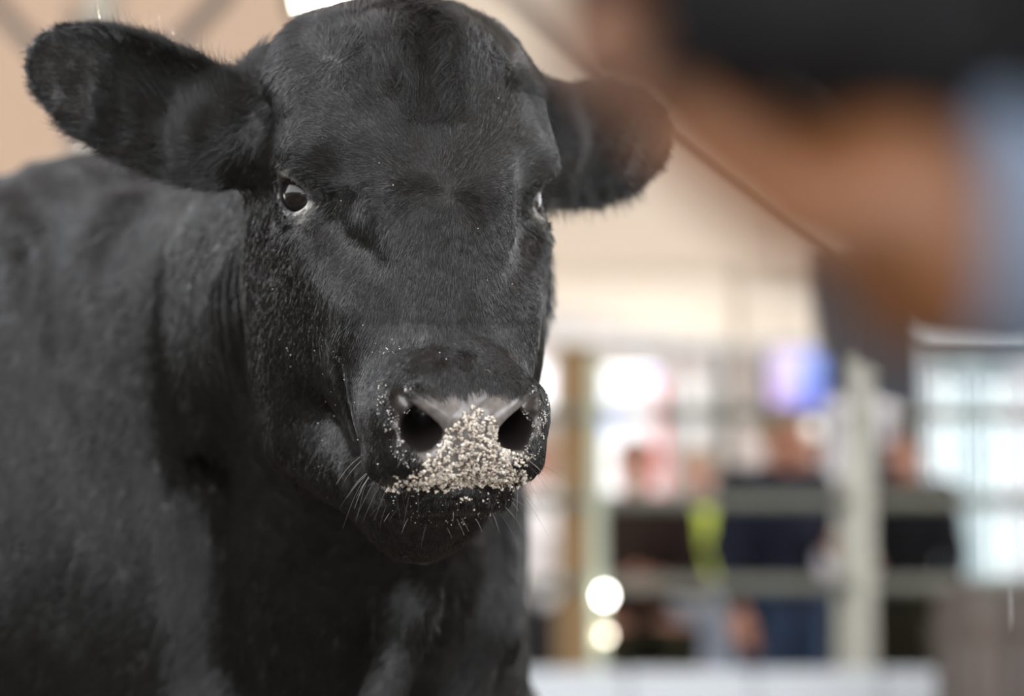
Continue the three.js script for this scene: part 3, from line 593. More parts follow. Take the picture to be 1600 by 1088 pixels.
{ // hooves: two claws to a foot
  const hoofMat = mat(rgb(0.03, 0.027, 0.025), 0.5);
  for (const [lx, ld] of LEGS) for (const k of [-1, 1]) {
    const g = new THREE.LatheGeometry([[0.001, 0.085], [0.036, 0.08], [0.046, 0.02], [0.050, 0.0], [0.001, 0.0]].map(([r, y]) => new THREE.Vector2(r, y)), 20); g.scale(0.75, 1, 1.35);
    const p = C(lx + k * 0.036, ny_(ld, 0), ld - 0.035), h = mesh('hoof', g, hoofMat, bullRoot); h.position.set(p.x - bullRoot.position.x, 0.001, p.z - bullRoot.position.z);
  }
}

// ---------------------------------------------------------------- coat: tufts of single hairs laid along the growth of the coat
function tuftGeometry(n, spread, len, width, lift, curl) {               // hairs along +x, skin normal +y
  const pos = [], nor = [], idx = [];
  for (let h = 0; h < n; h++) {
    const a = rnd() * 6.283, rad = Math.sqrt(rnd()) * spread, x0 = Math.cos(a) * rad - len * 0.35, z0 = Math.sin(a) * rad;
    const L = len * rr(0.65, 1.2), dir = rr(-1, 1) * curl, up = lift * rr(0.5, 1.5), w = width * rr(0.7, 1.25), bend = rr(-1, 1) * curl * 0.8, base = pos.length / 3, S = 4;
    for (let s = 0; s < S; s++) {
      const t = s / (S - 1), ang = dir + bend * t, d = L * t;
      const x = x0 + Math.cos(ang) * d, z = z0 + Math.sin(ang) * d, y = up * d * (1 - 0.55 * t) - 0.0004, r = w * (1 - 0.85 * t * t);
      for (let k = 0; k < 3; k++) { const q = k * 2.0944 + h; const c = Math.cos(q), sn = Math.sin(q); pos.push(x - Math.sin(ang) * c * r, y + sn * r, z + Math.cos(ang) * c * r); nor.push(-Math.sin(ang) * c, sn, Math.cos(ang) * c); }
    }
    for (let s = 0; s < S - 1; s++) for (let k = 0; k < 3; k++) { const k2 = (k + 1) % 3, A = base + s * 3 + k, B = base + s * 3 + k2; idx.push(A, A + 3, B, B, A + 3, B + 3); }
  }
  const g = new THREE.BufferGeometry();
  g.setAttribute('position', new THREE.BufferAttribute(new Float32Array(pos), 3)); g.setAttribute('normal', new THREE.BufferAttribute(new Float32Array(nor), 3)); g.setIndex(idx);
  return g;
}
function sampler(g) {
  const p = g.attributes.position.array, n = g.attributes.normal.array, I = g.index.array, m = I.length / 3, cum = new Float64Array(m); let sum = 0;
  for (let t = 0; t < m; t++) {
    const a = I[t * 3] * 3, b = I[t * 3 + 1] * 3, c = I[t * 3 + 2] * 3, ux = p[b] - p[a], uy = p[b + 1] - p[a + 1], uz = p[b + 2] - p[a + 2], vx = p[c] - p[a], vy = p[c + 1] - p[a + 1], vz = p[c + 2] - p[a + 2];
    sum += 0.5 * Math.hypot(uy * vz - uz * vy, uz * vx - ux * vz, ux * vy - uy * vx); cum[t] = sum;
  }
  const P = new THREE.Vector3(), N = new THREE.Vector3();
  return { area: sum, P, N, next() {
    const r = rnd() * sum; let lo = 0, hi = m - 1; while (lo < hi) { const k = (lo + hi) >> 1; if (cum[k] < r) lo = k + 1; else hi = k; }
    let u = rnd(), v = rnd(); if (u + v > 1) { u = 1 - u; v = 1 - v; } const w = 1 - u - v, a = I[lo * 3] * 3, b = I[lo * 3 + 1] * 3, c = I[lo * 3 + 2] * 3;
    P.set(p[a] * w + p[b] * u + p[c] * v, p[a + 1] * w + p[b + 1] * u + p[c + 1] * v, p[a + 2] * w + p[b + 2] * u + p[c + 2] * v);
    N.set(n[a] * w + n[b] * u + n[c] * v, n[a + 1] * w + n[b + 1] * u + n[c + 1] * v, n[a + 2] * w + n[b + 2] * u + n[c + 2] * v).normalize();
  } };
}
const headDir = (x, y, z) => { const X = x * cy_ + z * sy_, D = x * sy_ - z * cy_; return V(X, y * cp + D * sp, y * sp - D * cp); };
// which way the coat grows, in head axes
const WHORL = [0.004, -0.004, 0.12];
const flowO = [0, 0, 0];
function flow(x, y, z, X, Y, D) {
  const ax = Math.abs(x), s = x < 0 ? -1 : 1, dx = x - WHORL[0], dy = y - WHORL[1], r = Math.hypot(dx, dy) + 1e-6;
  let fx = dx / r, fy = dy / r + 0.05, fz = 0;
  const down = sstep(0.03, -0.05, y);                                     // below the whorl the hair runs to the nose
  fx = lerp(fx, dx * 4.5, down * 0.8); fy = lerp(fy, -1, down * 0.8);
  const side = sstep(0.075, 0.125, ax) * (1 - sstep(0.03, 0.08, z));      // cheeks: down and back
  fx = lerp(fx, s * 0.15, side); fy = lerp(fy, -0.8, side); fz = lerp(fz, -0.55, side);
  const lock = (1 - sstep(0.016, 0.05, ax)) * sstep(0.055, 0.09, y);      // forelock hangs down the middle
  fx = lerp(fx, -x * 7, lock); fy = lerp(fy, -1, lock);
  const crown = sstep(0.09, 0.13, y) * (1 - lock);                        // swirl out over the poll, two small cowlicks
  const cx = ax - 0.088, cyv = y - 0.128, cr = Math.hypot(cx, cyv) + 1e-5, cow = crown * (1 - sstep(0.012, 0.045, cr));
  fx = lerp(fx, s * cx / cr, cow); fy = lerp(fy, cyv / cr, cow);
  const E = EARS[x < 0 ? 0 : 1], qx = x - E.b.x, qy = y - E.b.y, qz = z - E.b.z, u = (qx * E.e.x + qy * E.e.y + qz * E.e.z) / E.L, v = qx * E.s.x + qy * E.s.y + qz * E.s.z;
  const ear = ax > 0.14 ? sstep(-0.10, 0.10, u) * (Math.abs(qx * E.n.x + qy * E.n.y + qz * E.n.z) < 0.06 ? 1 : 0) : 0;
  if (ear > 0) { const k = v / 0.06; fx = lerp(fx, E.e.x + E.s.x * k * 0.9, ear); fy = lerp(fy, E.e.y + E.s.y * k * 0.9, ear); fz = lerp(fz, E.e.z + E.s.z * k * 0.9, ear); }
  const neck = ear > 0 ? 0 : Math.max(sstep(-0.11, -0.16, z), sstep(-0.30, -0.34, y) * sstep(0.05, 0, z));
  fx = lerp(fx, -0.15, neck); fy = lerp(fy, -0.8, neck); fz = lerp(fz, -0.5, neck);
  const w = 1 - ear * 0.5, k = 26;
  flowO[0] = fx + w * 0.38 * noise3(x * k, y * k, z * k); flowO[1] = fy + w * 0.30 * noise3(x * k + 9, y * k, z * k); flowO[2] = fz + 0.2 * noise3(x * k, y * k + 9, z * k);
  return [ear, u, v, lock, crown];
}
const hairMat = new THREE.MeshPhysicalMaterial({ color: 0xffffff, roughness: 0.25, ior: 1.55, name: 'black_hair' });
const coat = new THREE.Group(); coat.name = 'coat'; bullRoot.add(coat);
const LENGTHS = [0.0075, 0.011, 0.017, 0.028];
const tufts = [[13, 0.0058, 0.0080, 0.00027, 0.19, 0.18], [13, 0.0062, 0.0120, 0.00029, 0.20, 0.22], [11, 0.0068, 0.018, 0.00029, 0.23, 0.28], [9, 0.0075, 0.030, 0.00026, 0.26, 0.32]].map((a) => ({ g: [tuftGeometry(...a), tuftGeometry(...a)], m: [[], []], c: [[], []] }));
const M4 = new THREE.Matrix4(), bx_ = V(), by_ = V(), bz_ = V(), eyeP = camera.position;
function addTuft(kind, P, N, dir, scale, rise, color) {
  by_.copy(N); bx_.copy(dir).addScaledVector(N, -dir.dot(N)); if (bx_.lengthSq() < 1e-8) return; bx_.normalize();
  if (rise) { const c = Math.cos(rise), s = Math.sin(rise), t = bx_.clone(); bx_.multiplyScalar(c).addScaledVector(by_, s); by_.multiplyScalar(c).addScaledVector(t, -s); }
  bz_.crossVectors(bx_, by_);
  M4.makeBasis(bx_.clone().multiplyScalar(scale), by_.clone().multiplyScalar(scale), bz_.clone().multiplyScalar(scale));
  M4.setPosition(P.x - bullRoot.position.x, P.y - bullRoot.position.y, P.z - bullRoot.position.z);
  const T = tufts[kind], k = rnd() < 0.5 ? 0 : 1; for (const e of M4.elements) T.m[k].push(e); T.c[k].push(color[0], color[1], color[2]);
}
{
  // geometries were moved to the bull's own origin for drawing; sample them in the world
  const hs = sampler(headGeo), bs = sampler(bodyGeo), O = [0, 0, 0, 0, 0, 0], tmp = V(), toEye = V();
  const HEAD_N = 78000, BODY_N = 70000;
  const tone = (x, y, z, even) => { const t = 0.0065 * (1 + 0.35 * noise3(x * 30, y * 30, z * 30)) * (even ? rr(0.8, 1.2) : Math.pow(2, rr(-1.2, 1.2))); return [t * 1.0, t * 0.985, t * 0.98]; };
  for (let i = 0; i < HEAD_N; i++) {
    hs.next(); const P = hs.P, N = hs.N; toEye.copy(eyeP).sub(P).normalize(); if (N.dot(toEye) < -0.45) continue;
    toHead(P.x, P.y, P.z, O); const [x, y, z, X, Y, D] = O, ax = Math.abs(x);
    if (z > 0.10 && y < -0.14 && (noseMask(x, y, z) > 0.25 + 0.3 * rnd() || nostrilIn(x, y, z) < 0.005)) continue;
    if (y < -0.26 && y > -0.285 && z > 0.10 && N.y < -0.75) continue;
    const l = lidMask(x, y, z); if (l[2] < 0.0195 && l[3] > 0) continue;
    const [ear, u, v, lock, crown] = flow(x, y, z, X, Y, D);
    let kind = 1, scale = rr(0.85, 1.15), rise = 0;
    if (y < -0.12 && z > 0.08) kind = 0;
    if (l[2] < 0.034) { kind = 0; scale *= 0.7; }
    if (crown > 0.4) { kind = rnd() < 0.6 ? 2 : 1; rise = 0.12; }
    if (y > 0.165) { kind = 2; rise = 0.2; }
    if (lock > 0.3) { kind = rnd() < 0.55 ? 3 : 2; scale *= 0.8; rise = 0.1; }
    if (ear > 0.4) {
      const inner = N.dot(headDir(EARS[x < 0 ? 0 : 1].n.x, EARS[x < 0 ? 0 : 1].n.y, EARS[x < 0 ? 0 : 1].n.z)) > 0.2, edge = Math.abs(v) / Math.max(0.012, earW(clamp(u, 0, 1)));
      kind = 1;
      if (inner && u < 0.55 + 0.1 * rnd()) { kind = rnd() < 0.5 ? 3 : 2; rise = 0.25; }
      else if (edge > 0.75) { kind = rnd() < 0.3 + (x > 0 ? 0.25 : 0) ? 3 : 2; rise = 0.05; if (u > 0.75) { kind = 1; } }
      else if (inner) { kind = 0; }
    }
    tmp.copy(headDir(flowO[0], flowO[1], flowO[2]));
    const c = tone(x, y, z);
    if (l[2] < 0.06) {                                                     // dust caught in the hair at the corner of the eye and on the lid
      const k = 0.9 * (1 - sstep(0.005, 0.015, Math.hypot(l[0] - 0.027, (l[1] + 0.010) * 0.7))) * sstep(-0.6, 0.4, noise3(x * 250, y * 250, z * 250)) + 0.55 * (1 - sstep(0.003, 0.007, Math.abs(l[1] - 0.024 - l[0] * 0.2))) * (1 - sstep(0.008, 0.017, Math.abs(l[0] + 0.008))) * sstep(-0.3, 0.4, noise3(x * 260, y * 260, z * 260));
      c[0] += 0.26 * k; c[1] += 0.25 * k; c[2] += 0.225 * k;
    }
    addTuft(kind, P, N, tmp, scale, rise + rr(-0.04, 0.08), c);
  }
  for (let i = 0, got = 0; got < BODY_N && i < 900000; i++) {
    bs.next(); const P = bs.P, N = bs.N; if (P.y < 0.75 || P.z < -3.75) continue; toEye.copy(eyeP).sub(P).normalize(); if (N.dot(toEye) < -0.35) continue;
    toHead(P.x, P.y, P.z, O); const [x, y, z, X, Y, D] = O;
    flowO[0] = -0.25 + 0.3 * noise3(x * 5, y * 5, z * 5); flowO[1] = -0.8; flowO[2] = -0.45 + 0.3 * noise3(x * 5 + 4, y * 5, z * 5);
    tmp.copy(headDir(flowO[0], flowO[1], flowO[2]));
    addTuft(2, P, N, tmp, rr(1.0, 1.4), rr(-0.02, 0.06), tone(x, y, z, true)); got++;
  }
  for (let i = 0, got = 0; got < 42000 && i < 600000; i++) {                // hind part and legs: fewer, coarser tufts
    bs.next(); const P = bs.P, N = bs.N; if (!(P.y < 0.75 || P.z < -3.75) || P.y < 0.10) continue;
    toHead(P.x, P.y, P.z, O); const [x, y, z] = O; tmp.copy(headDir(-0.3, -0.8, -0.45 + 0.3 * noise3(x * 5 + 4, y * 5, z * 5)));
    addTuft(3, P, N, tmp, rr(1.1, 1.6), -0.04, tone(x, y, z, true)); got++;
  }
  let total = 0;
  tufts.forEach((T) => T.g.forEach((g, k) => {
    const n = T.c[k].length / 3; if (!n) return; total += n;
    const im = new THREE.InstancedMesh(g, hairMat, n); im.instanceMatrix.array.set(T.m[k]); im.instanceColor = new THREE.InstancedBufferAttribute(new Float32Array(T.c[k]), 3);
    im.name = 'fur'; im.userData.kind = 'stuff'; im.castShadow = im.receiveShadow = true; coat.add(im);
  }));
  console.log('tufts', total, Date.now() - t0);
}

// ---------------------------------------------------------------- damp feed on the muzzle, specks on the face, whiskers and lashes
{
  const pebble = () => { const g = mergeVertices(new THREE.IcosahedronGeometry(1, 1)); const p = g.attributes.position, o = rr(0, 99); for (let i = 0; i < p.count; i++) { const k = 1 + 0.6 * noise3(p.getX(i) * 1.7 + o, p.getY(i) * 1.3, p.getZ(i) * 1.3); p.setXYZ(i, p.getX(i) * k, p.getY(i) * k * 0.55, p.getZ(i) * k * 0.85); } g.deleteAttribute('normal'); g.deleteAttribute('uv'); g.computeVertexNormals(); return g; };
  const lists = [[], [], []], cols = [[], [], []], hs = sampler(headGeo), O = [0, 0, 0, 0, 0, 0], q = new THREE.Quaternion(), e = new THREE.Euler(), m = new THREE.Matrix4(), sc = V();
  let made = 0, specks = 0;
  const put = (P, N, size, c) => { e.set(rnd() * 6, rnd() * 6, rnd() * 6); q.setFromEuler(e); sc.set(size, size, size); m.compose(P.clone().addScaledVector(N, size * 0.4), q, sc); const k = Math.floor(rnd() * 3); for (const v of m.elements) lists[k].push(v); cols[k].push(...c); };
  for (let i = 0; i < 900000 && (made < 6500 || specks < 480); i++) {
    hs.next(); const P = hs.P, N = hs.N; toHead(P.x, P.y, P.z, O); const [x, y, z] = O, ax = Math.abs(x - 0.002);
    if (z > 0.12 && y < -0.19 && made < 6500) {
      const inn = nostrilIn(x, y, z); if (inn < 0.001) continue;
      const t = clamp((-0.210 - y) / 0.062, 0, 1), half = lerp(0.010, 0.060, Math.pow(t, 0.8)), edge = ax / half + 0.25 * noise3(x * 90, y * 90, 5) + (y > -0.207 ? (y + 0.207) * 160 : 0);
      let dens = (1 - sstep(0.75, 1.15, edge)) * sstep(-0.40, 0.10, noise3(x * 130, y * 130, z * 130) + 0.5 * noise3(x * 320, y * 320, z * 320)) * sstep(-0.284, -0.276, y);
      if (y < -0.279 && y > -0.300 && x > -0.005 && x < 0.038) dens = 0.12 * sstep(0, 0.5, noise3(x * 120, y * 120, 4));
      if (dens > rnd() && N.z > -0.9) { const w = rnd(), b = rr(0.75, 1.15); put(P, N, Math.pow(rnd(), 3) * 0.0017 + 0.00042, w < 0.62 ? [0.56 * b, 0.50 * b, 0.425 * b] : w < 0.86 ? [0.70 * b, 0.67 * b, 0.61 * b] : [0.18 * b, 0.14 * b, 0.11 * b]); made++; continue; }
    }
    if (specks < 480 && z > -0.02 && x < 0.085) {                          // dry specks: round the nostrils, on the cheek and under the eye
      const wing = z > 0.13 && y < -0.185 && y > -0.262 && ax > 0.052 && ax < 0.084 && nostrilIn(x, y, z) < 0.014 && nostrilIn(x, y, z) > 0.001 ? 0.5 * sstep(-0.1, 0.5, noise3(x * 85, y * 85, z * 85 + 3)) : 0, cheek = x < -0.055 && y < -0.10 && y > -0.27 ? 0.0018 : 0, any = y < 0.05 ? 0.0003 : 0.00005, clump = x > -0.072 && x < -0.050 && y < -0.140 && y > -0.158 ? 0.06 : 0, lip = y < -0.282 && z > 0.12 ? 0.015 : 0;
      if (rnd() < Math.max(wing, cheek, any, clump, lip)) { put(P.clone().addScaledVector(N, 0.0012), N, rr(0.00025, 0.0007), [0.62, 0.60, 0.55]); specks++; }
    }
  }
  const crumbMat = mat(0xffffff, 0.75, { name: 'feed_crumb' });
  const root = new THREE.Group(); root.name = 'feed_crumbs'; scene.add(root); root.userData = { label: 'damp beige feed crumbs stuck to the muzzle of the bull', category: 'feed crumbs', kind: 'stuff' };
  lists.forEach((l, k) => { const im = new THREE.InstancedMesh(pebble(), crumbMat, l.length / 16); im.instanceMatrix.array.set(l); im.instanceColor = new THREE.InstancedBufferAttribute(new Float32Array(cols[k]), 3); im.name = 'crumbs'; im.castShadow = im.receiveShadow = true; im.userData.kind = 'stuff'; root.add(im); });
  console.log('crumbs', made, specks);
  // whiskers
  const pale = mat(rgb(0.34, 0.32, 0.29), 0.5, { name: 'whisker' }), darkW = mat(rgb(0.05, 0.045, 0.04), 0.5);
  const hair = (p, d, len, droop, r) => { const pts = []; for (let k = 0; k < 5; k++) { const t = k / 4; pts.push(p.clone().addScaledVector(d, len * t).add(V(0, -droop * len * t * t, 0))); } const c = new THREE.CatmullRomCurve3(pts), g = new THREE.TubeGeometry(c, 8, r, 4); const a = g.attributes.position, v = V(); for (let i = 0; i < a.count; i++) { const t = Math.floor(i / 5) / 8, o = c.getPointAt(Math.min(1, t)); v.fromBufferAttribute(a, i).sub(o).multiplyScalar(1 - 0.8 * t).add(o); a.setXYZ(i, v.x, v.y, v.z); } g.translate(-bullRoot.position.x, -bullRoot.position.y, -bullRoot.position.z); return g; };
  let n = 0;
  for (let i = 0; i < 400000 && n < 62; i++) {
    hs.next(); const P = hs.P, N = hs.N; toHead(P.x, P.y, P.z, O); const [x, y, z] = O;
    const lips = z > 0.08 && y < -0.248 && y > -0.31 && Math.abs(x) > 0.035, chin = z > 0.10 && y < -0.285, top = z > 0.16 && y > -0.192 && y < -0.17 && rnd() < 0.12;
    if (!(lips || (chin && rnd() < 0.5) || top) || (noseMask(x, y, z) > 0.5 && Math.abs(x) < 0.05)) continue;
    const d = N.clone().add(headDir(Math.sign(x) * 0.5 + rr(-0.5, 0.5), (top ? 0.1 : -0.5) + rr(-0.4, 0.4), 0.2 + rr(-0.3, 0.5))).normalize(); mesh('whisker', hair(P.clone(), d, top ? rr(0.012, 0.022) : chin ? rr(0.008, 0.018) : rr(0.016, 0.045), rr(0.1, 0.6), 0.00018), rnd() < 0.4 ? pale : darkW, bullRoot); n++;
  }
  // lashes over both eyes
  for (const s of [-1, 1]) for (let k = 0; k < 22; k++) {
    const a = lerp(-0.018, 0.019, k / 21), b = 0.0142 * Math.sqrt(Math.max(0.05, 1 - (a / 0.0215) ** 2)), c2 = Math.cos(0.45), s2 = Math.sin(0.45), tt = a * c2 + b * s2, bb = -a * s2 + b * c2, nn = 0.0215;
    const l = [0, 1, 2].map((i) => EYE_C[i] + EYE_T[i] * tt + EYE_B[i] * bb + EYE_N[i] * nn), p = headToWorld(s * l[0], l[1], l[2]);
    mesh('eyelash', hair(p, headDir(s * EYE_N[0], -0.25 + rr(-0.15, 0.1), EYE_N[2] - 0.1).normalize(), rr(0.013, 0.02), rr(-0.3, 0.2), 0.00028), darkW, bullRoot);
  }
}

// ---------------------------------------------------------------- people: one skin each, clothes and hair over it
const fingerSet = [[-0.030, 0.070, 0.0085], [-0.010, 0.080, 0.009], [0.011, 0.076, 0.0088], [0.030, 0.060, 0.0078]];
function person(opt) {
  const { name = 'person', label, x, z, turn = 0, H = 1.72, sit = 0, skin, top, legs, hair, cap: capColor, vest, arms = [0.25, 0.25], fine = 0.018 } = opt;
  const s = H / 1.75, t = thing('person', label, 'person', V(x, opt.y ?? 0, z)); t.rotation.y = turn; if (opt.wide) t.scale.set(opt.wide, 1, opt.wide);
  const P = (X, Y, Z) => V(X * s, Y * s, Z * s), drop = sit ? 0.42 : 0;
  const hip = P(0, 0.95 - drop, 0), chest = P(0, 1.28 - drop, 0.0), neck = P(0, 1.47 - drop, 0.0), head = P(0, 1.63 - drop, 0.03);
  const J = [];
  for (const k of [-1, 1]) {
    const sh = P(k * 0.185, 1.41 - drop, -0.005), a = arms[k < 0 ? 0 : 1];
    const el = P(k * 0.245, 1.15 - drop, 0.0 + a * 0.10 - 0.03), wr = a > 0.5 ? P(k * 0.10, 1.10 - drop + a * 0.06, 0.24) : P(k * 0.26, 0.90 - drop, 0.05 + a * 0.1), fdir = a > 0.5 ? V(-k * 0.75, 0.1, 0.5).normalize() : V(0, -1, 0.15).normalize();
    const hj = P(k * 0.09, 0.92 - drop, 0), kn = sit ? P(k * 0.12, 0.53, 0.42) : P(k * 0.10, 0.50, 0.02), an = sit ? P(k * 0.12, 0.09, 0.40) : P(k * 0.105, 0.085, -0.02), toe = an.clone().add(P(0, -0.055, 0.15));
    J.push({ k, sh, el, wr, fdir, hj, kn, an, toe });
  }
  const torso = (p) => { let d = ell(p[0], p[1], p[2], hip.x, hip.y + 0.02 * s, hip.z, 0.165 * s, 0.14 * s, 0.115 * s); d = smin(d, ell(p[0], p[1], p[2], chest.x, chest.y, chest.z, 0.175 * s, 0.22 * s, 0.115 * s), 0.08); for (const j of J) d = smin(d, capV(p, j.sh, 0.062 * s, chest, 0.10 * s), 0.05); return d; };
  const arm = (p, ex = 0) => { let d = 9; for (const j of J) { let a = capV(p, j.sh, 0.058 * s + ex, j.el, 0.045 * s + ex); a = smin(a, capV(p, j.el, 0.044 * s + ex, j.wr, 0.029 * s + ex), 0.02); d = Math.min(d, a); } return d; };
  const leg = (p, ex = 0) => { let d = 9; for (const j of J) { let a = capV(p, j.hj, 0.092 * s + ex, j.kn, 0.060 * s + ex); a = smin(a, capV(p, j.kn, 0.058 * s + ex, j.an, 0.038 * s + ex), 0.03); d = Math.min(d, a); } return d; };
  const skull = (p) => { const X = p[0] - head.x, Y = p[1] - head.y, Z = p[2] - head.z, k = s; let d = ell(X, Y, Z, 0, 0.025 * k, -0.005 * k, 0.076 * k, 0.098 * k, 0.095 * k); d = smin(d, ell(X, Y, Z, 0, -0.055 * k, 0.03 * k, 0.052 * k, 0.062 * k, 0.062 * k), 0.03); d = smin(d, cap(X, Y, Z, 0, 0.0, 0.088 * k, 0.008, 0, -0.032 * k, 0.106 * k, 0.013), 0.012); for (const q of [-1, 1]) { d = smin(d, ell(X, Y, Z, q * 0.078 * k, -0.005 * k, -0.005 * k, 0.010, 0.028, 0.018), 0.006); d = smax(d, -ell(X, Y, Z, q * 0.032 * k, 0.012 * k, 0.094 * k, 0.014, 0.009, 0.012), 0.012); } d = smax(d, -cap(X, Y, Z, -0.02, -0.062 * k, 0.098 * k, 0.002, 0.02, -0.062 * k, 0.098 * k, 0.002), 0.006); return d; };
  const hands = (p) => { let d = 9; for (const j of J) { if (Math.hypot(p[0] - j.wr.x, p[1] - j.wr.y, p[2] - j.wr.z) > 0.28) continue; const f = j.fdir, sd = V(0, 0, 1).cross(f); if (sd.lengthSq() < 0.01) sd.set(1, 0, 0); sd.normalize(); if (Math.abs(f.y) > 0.8) sd.set(0, 0, 1); const palm = j.wr.clone().addScaledVector(f, 0.085); let a = 9;
    for (const [o, L, r] of fingerSet) { const b0 = j.wr.clone().addScaledVector(sd, o * 0.5), b1 = palm.clone().addScaledVector(sd, o), b2 = b1.clone().addScaledVector(f, L * 0.55).add(V(-j.k * 0.006, 0, 0.006)), b3 = b2.clone().addScaledVector(f, L * 0.45).add(V(-j.k * 0.016, 0, 0.012)); a = smin(a, capV(p, b0, 0.017, b1, 0.0135), 0.012); a = Math.min(a, Math.min(capV(p, b1, r + 0.002, b2, r), capV(p, b2, r, b3, r * 0.85))); }
    const t0_ = j.wr.clone().addScaledVector(f, 0.03).addScaledVector(sd, 0.02), t1 = t0_.clone().addScaledVector(f, 0.035).addScaledVector(sd, 0.03), t2 = t1.clone().addScaledVector(f, 0.035).addScaledVector(sd, 0.008); a = smin(a, capV(p, t0_, 0.014, t1, 0.011), 0.01); a = smin(a, capV(p, t1, 0.011, t2, 0.008), 0.004); d = Math.min(d, a); } return d; };
  const pv = [0, 0, 0], wrap = (f) => (X, Y, Z) => { pv[0] = X; pv[1] = Y; pv[2] = Z; return f(pv); };
  const foot = (p) => { let d = 9; for (const j of J) d = Math.min(d, capV(p, j.an, 0.045 * s, j.toe, 0.034 * s)); return d; };
  const full = (p) => { let d = smin(torso(p), arm(p), 0.03); d = smin(d, leg(p), 0.05); d = smin(d, cap(p[0], p[1], p[2], neck.x, neck.y - 0.06 * s, neck.z, 0.062 * s, head.x, head.y - 0.03 * s, head.z - 0.01, 0.054 * s), 0.035); d = smin(d, skull(p), 0.018); d = smin(d, foot(p), 0.03); return d; };
  const lo = [-0.45 * s, 0, -0.3 * s], hi = [0.45 * s, 1.86 * s - drop, 0.65 * s];
  const body = surfaceNet(wrap(full), lo, hi, fine);
  const hg = []; for (const j of J) { const c = j.wr.clone().addScaledVector(j.fdir, 0.09); hg.push(surfaceNet(wrap(hands), [c.x - 0.15, c.y - 0.15, c.z - 0.15], [c.x + 0.15, c.y + 0.15, c.z + 0.15], 0.006)); }
  mesh('body', mergeGeometries([body, ...hg]), mat(skin, 0.6, { name: 'skin' }), t);
  const cuff = opt.cuff ?? 1;                                             // how far down the sleeve reaches
  const clothTop = (p) => { let d = smin(torso(p) - 0.016, (() => { let q = 9; for (const j of J) { const e2 = j.el.clone().lerp(j.wr, Math.max(0, cuff - 0.5) * 1.85); let a = capV(p, j.sh, 0.070 * s, cuff < 0.5 ? j.sh.clone().lerp(j.el, cuff * 2) : j.el, 0.060 * s); if (cuff >= 0.5) a = smin(a, capV(p, j.el, 0.060 * s, e2, 0.045 * s), 0.02); q = Math.min(q, a); } return q; })(), 0.04); d += 0.003 * noise3(p[0] * 9, p[1] * 13, p[2] * 9); return smax(smax(d, (0.84 * s - drop) - p[1], 0.008), p[1] - (1.50 * s - drop), 0.008); };
  mesh('jacket', surfaceNet(wrap(clothTop), lo, hi, fine * 0.9), top, t);
  if (vest) mesh('vest', surfaceNet(wrap((p) => smax(smax(torso(p) - 0.030, (1.02 * s - drop) - p[1], 0.01), p[1] - (1.47 * s - drop), 0.01)), lo, hi, fine * 0.9), vest, t);
  const clothLeg = (p) => { const d = smin(leg(p, 0.016), ell(p[0], p[1], p[2], hip.x, hip.y - 0.01, hip.z, 0.172 * s, 0.12 * s, 0.122 * s), 0.04) + 0.003 * noise3(p[0] * 11, p[1] * 9, p[2] * 11 + 4); return smax(smax(d, p[1] - (1.0 * s - drop), 0.008), 0.07 * s - p[1], 0.006); };
  mesh('trousers', surfaceNet(wrap(clothLeg), lo, hi, fine), legs, t);
  for (const j of J) mesh('shoe', surfaceNet(wrap((p) => smax(Math.min(capV(p, j.an.clone().add(V(0, -0.01, 0)), 0.052 * s, j.toe, 0.042 * s)), 0.0005 - p[1], 0.004)), [j.an.x - 0.1, 0, j.an.z - 0.1], [j.an.x + 0.1, 0.2, j.an.z + 0.27], 0.010), mat(rgb(0.04, 0.035, 0.03), 0.6), t);
  if (hair) mesh('hair', surfaceNet(wrap((p) => { const X = p[0] - head.x, Y = p[1] - head.y, Z = p[2] - head.z; return smax(ell(X, Y, Z, 0, 0.030 * s, -0.012 * s, 0.086 * s, 0.104 * s, 0.103 * s) + 0.003 * noise3(X * 40, Y * 40, Z * 40), Z * 0.75 - Y * 0.55 - 0.002 * s - 0.02, 0.01); }), [-0.14, head.y - 0.16, -0.14], [0.14, head.y + 0.17, 0.17], 0.010), hair, t);
  if (capColor) {
    const cg = mesh('cap', surfaceNet(wrap((p) => { const X = p[0] - head.x, Y = p[1] - head.y, Z = p[2] - head.z; let d = smax(ell(X, Y, Z, 0, 0.035 * s, -0.008 * s, 0.092 * s, 0.108 * s, 0.110 * s), 0.045 * s - Y, 0.006); d = smin(d, smax(ell(X, Y, Z, 0, 0.048 * s, 0.11 * s, 0.07 * s, 0.012, 0.085 * s), 0.03 - Z, 0.01), 0.008); return d; }), [-0.14, head.y - 0.05, -0.16], [0.14, head.y + 0.18, 0.25], 0.009), capColor, t);
  }
  // eyes and brows
  const dk = mat(rgb(0.03, 0.02, 0.015), 0.3);
  for (const q of [-1, 1]) { const e = mesh('eye', new THREE.SphereGeometry(0.0105 * s, 14, 10), dk, t); e.position.set(head.x + q * 0.032 * s, head.y + 0.011 * s, head.z + 0.080 * s); }
  return t;
}
const skinA = rgb(0.30, 0.14, 0.09), skinB = rgb(0.22, 0.09, 0.05), blackCloth = mat(rgb(0.005, 0.005, 0.006), 1, { specularIntensity: 0.3, name: 'black_cloth' }), navy = mat(rgb(0.005, 0.006, 0.012), 1, { specularIntensity: 0.3, name: 'navy_cloth' }), denim = mat(rgb(0.012, 0.020, 0.038), 1, { specularIntensity: 0.3, name: 'denim' }), darkTrousers = mat(rgb(0.014, 0.013, 0.014), 0.9), brownCloth = mat(rgb(0.018, 0.011, 0.009), 1, { specularIntensity: 0.3 }), oliveCloth = mat(rgb(0.016, 0.015, 0.008), 1, { specularIntensity: 0.3 });
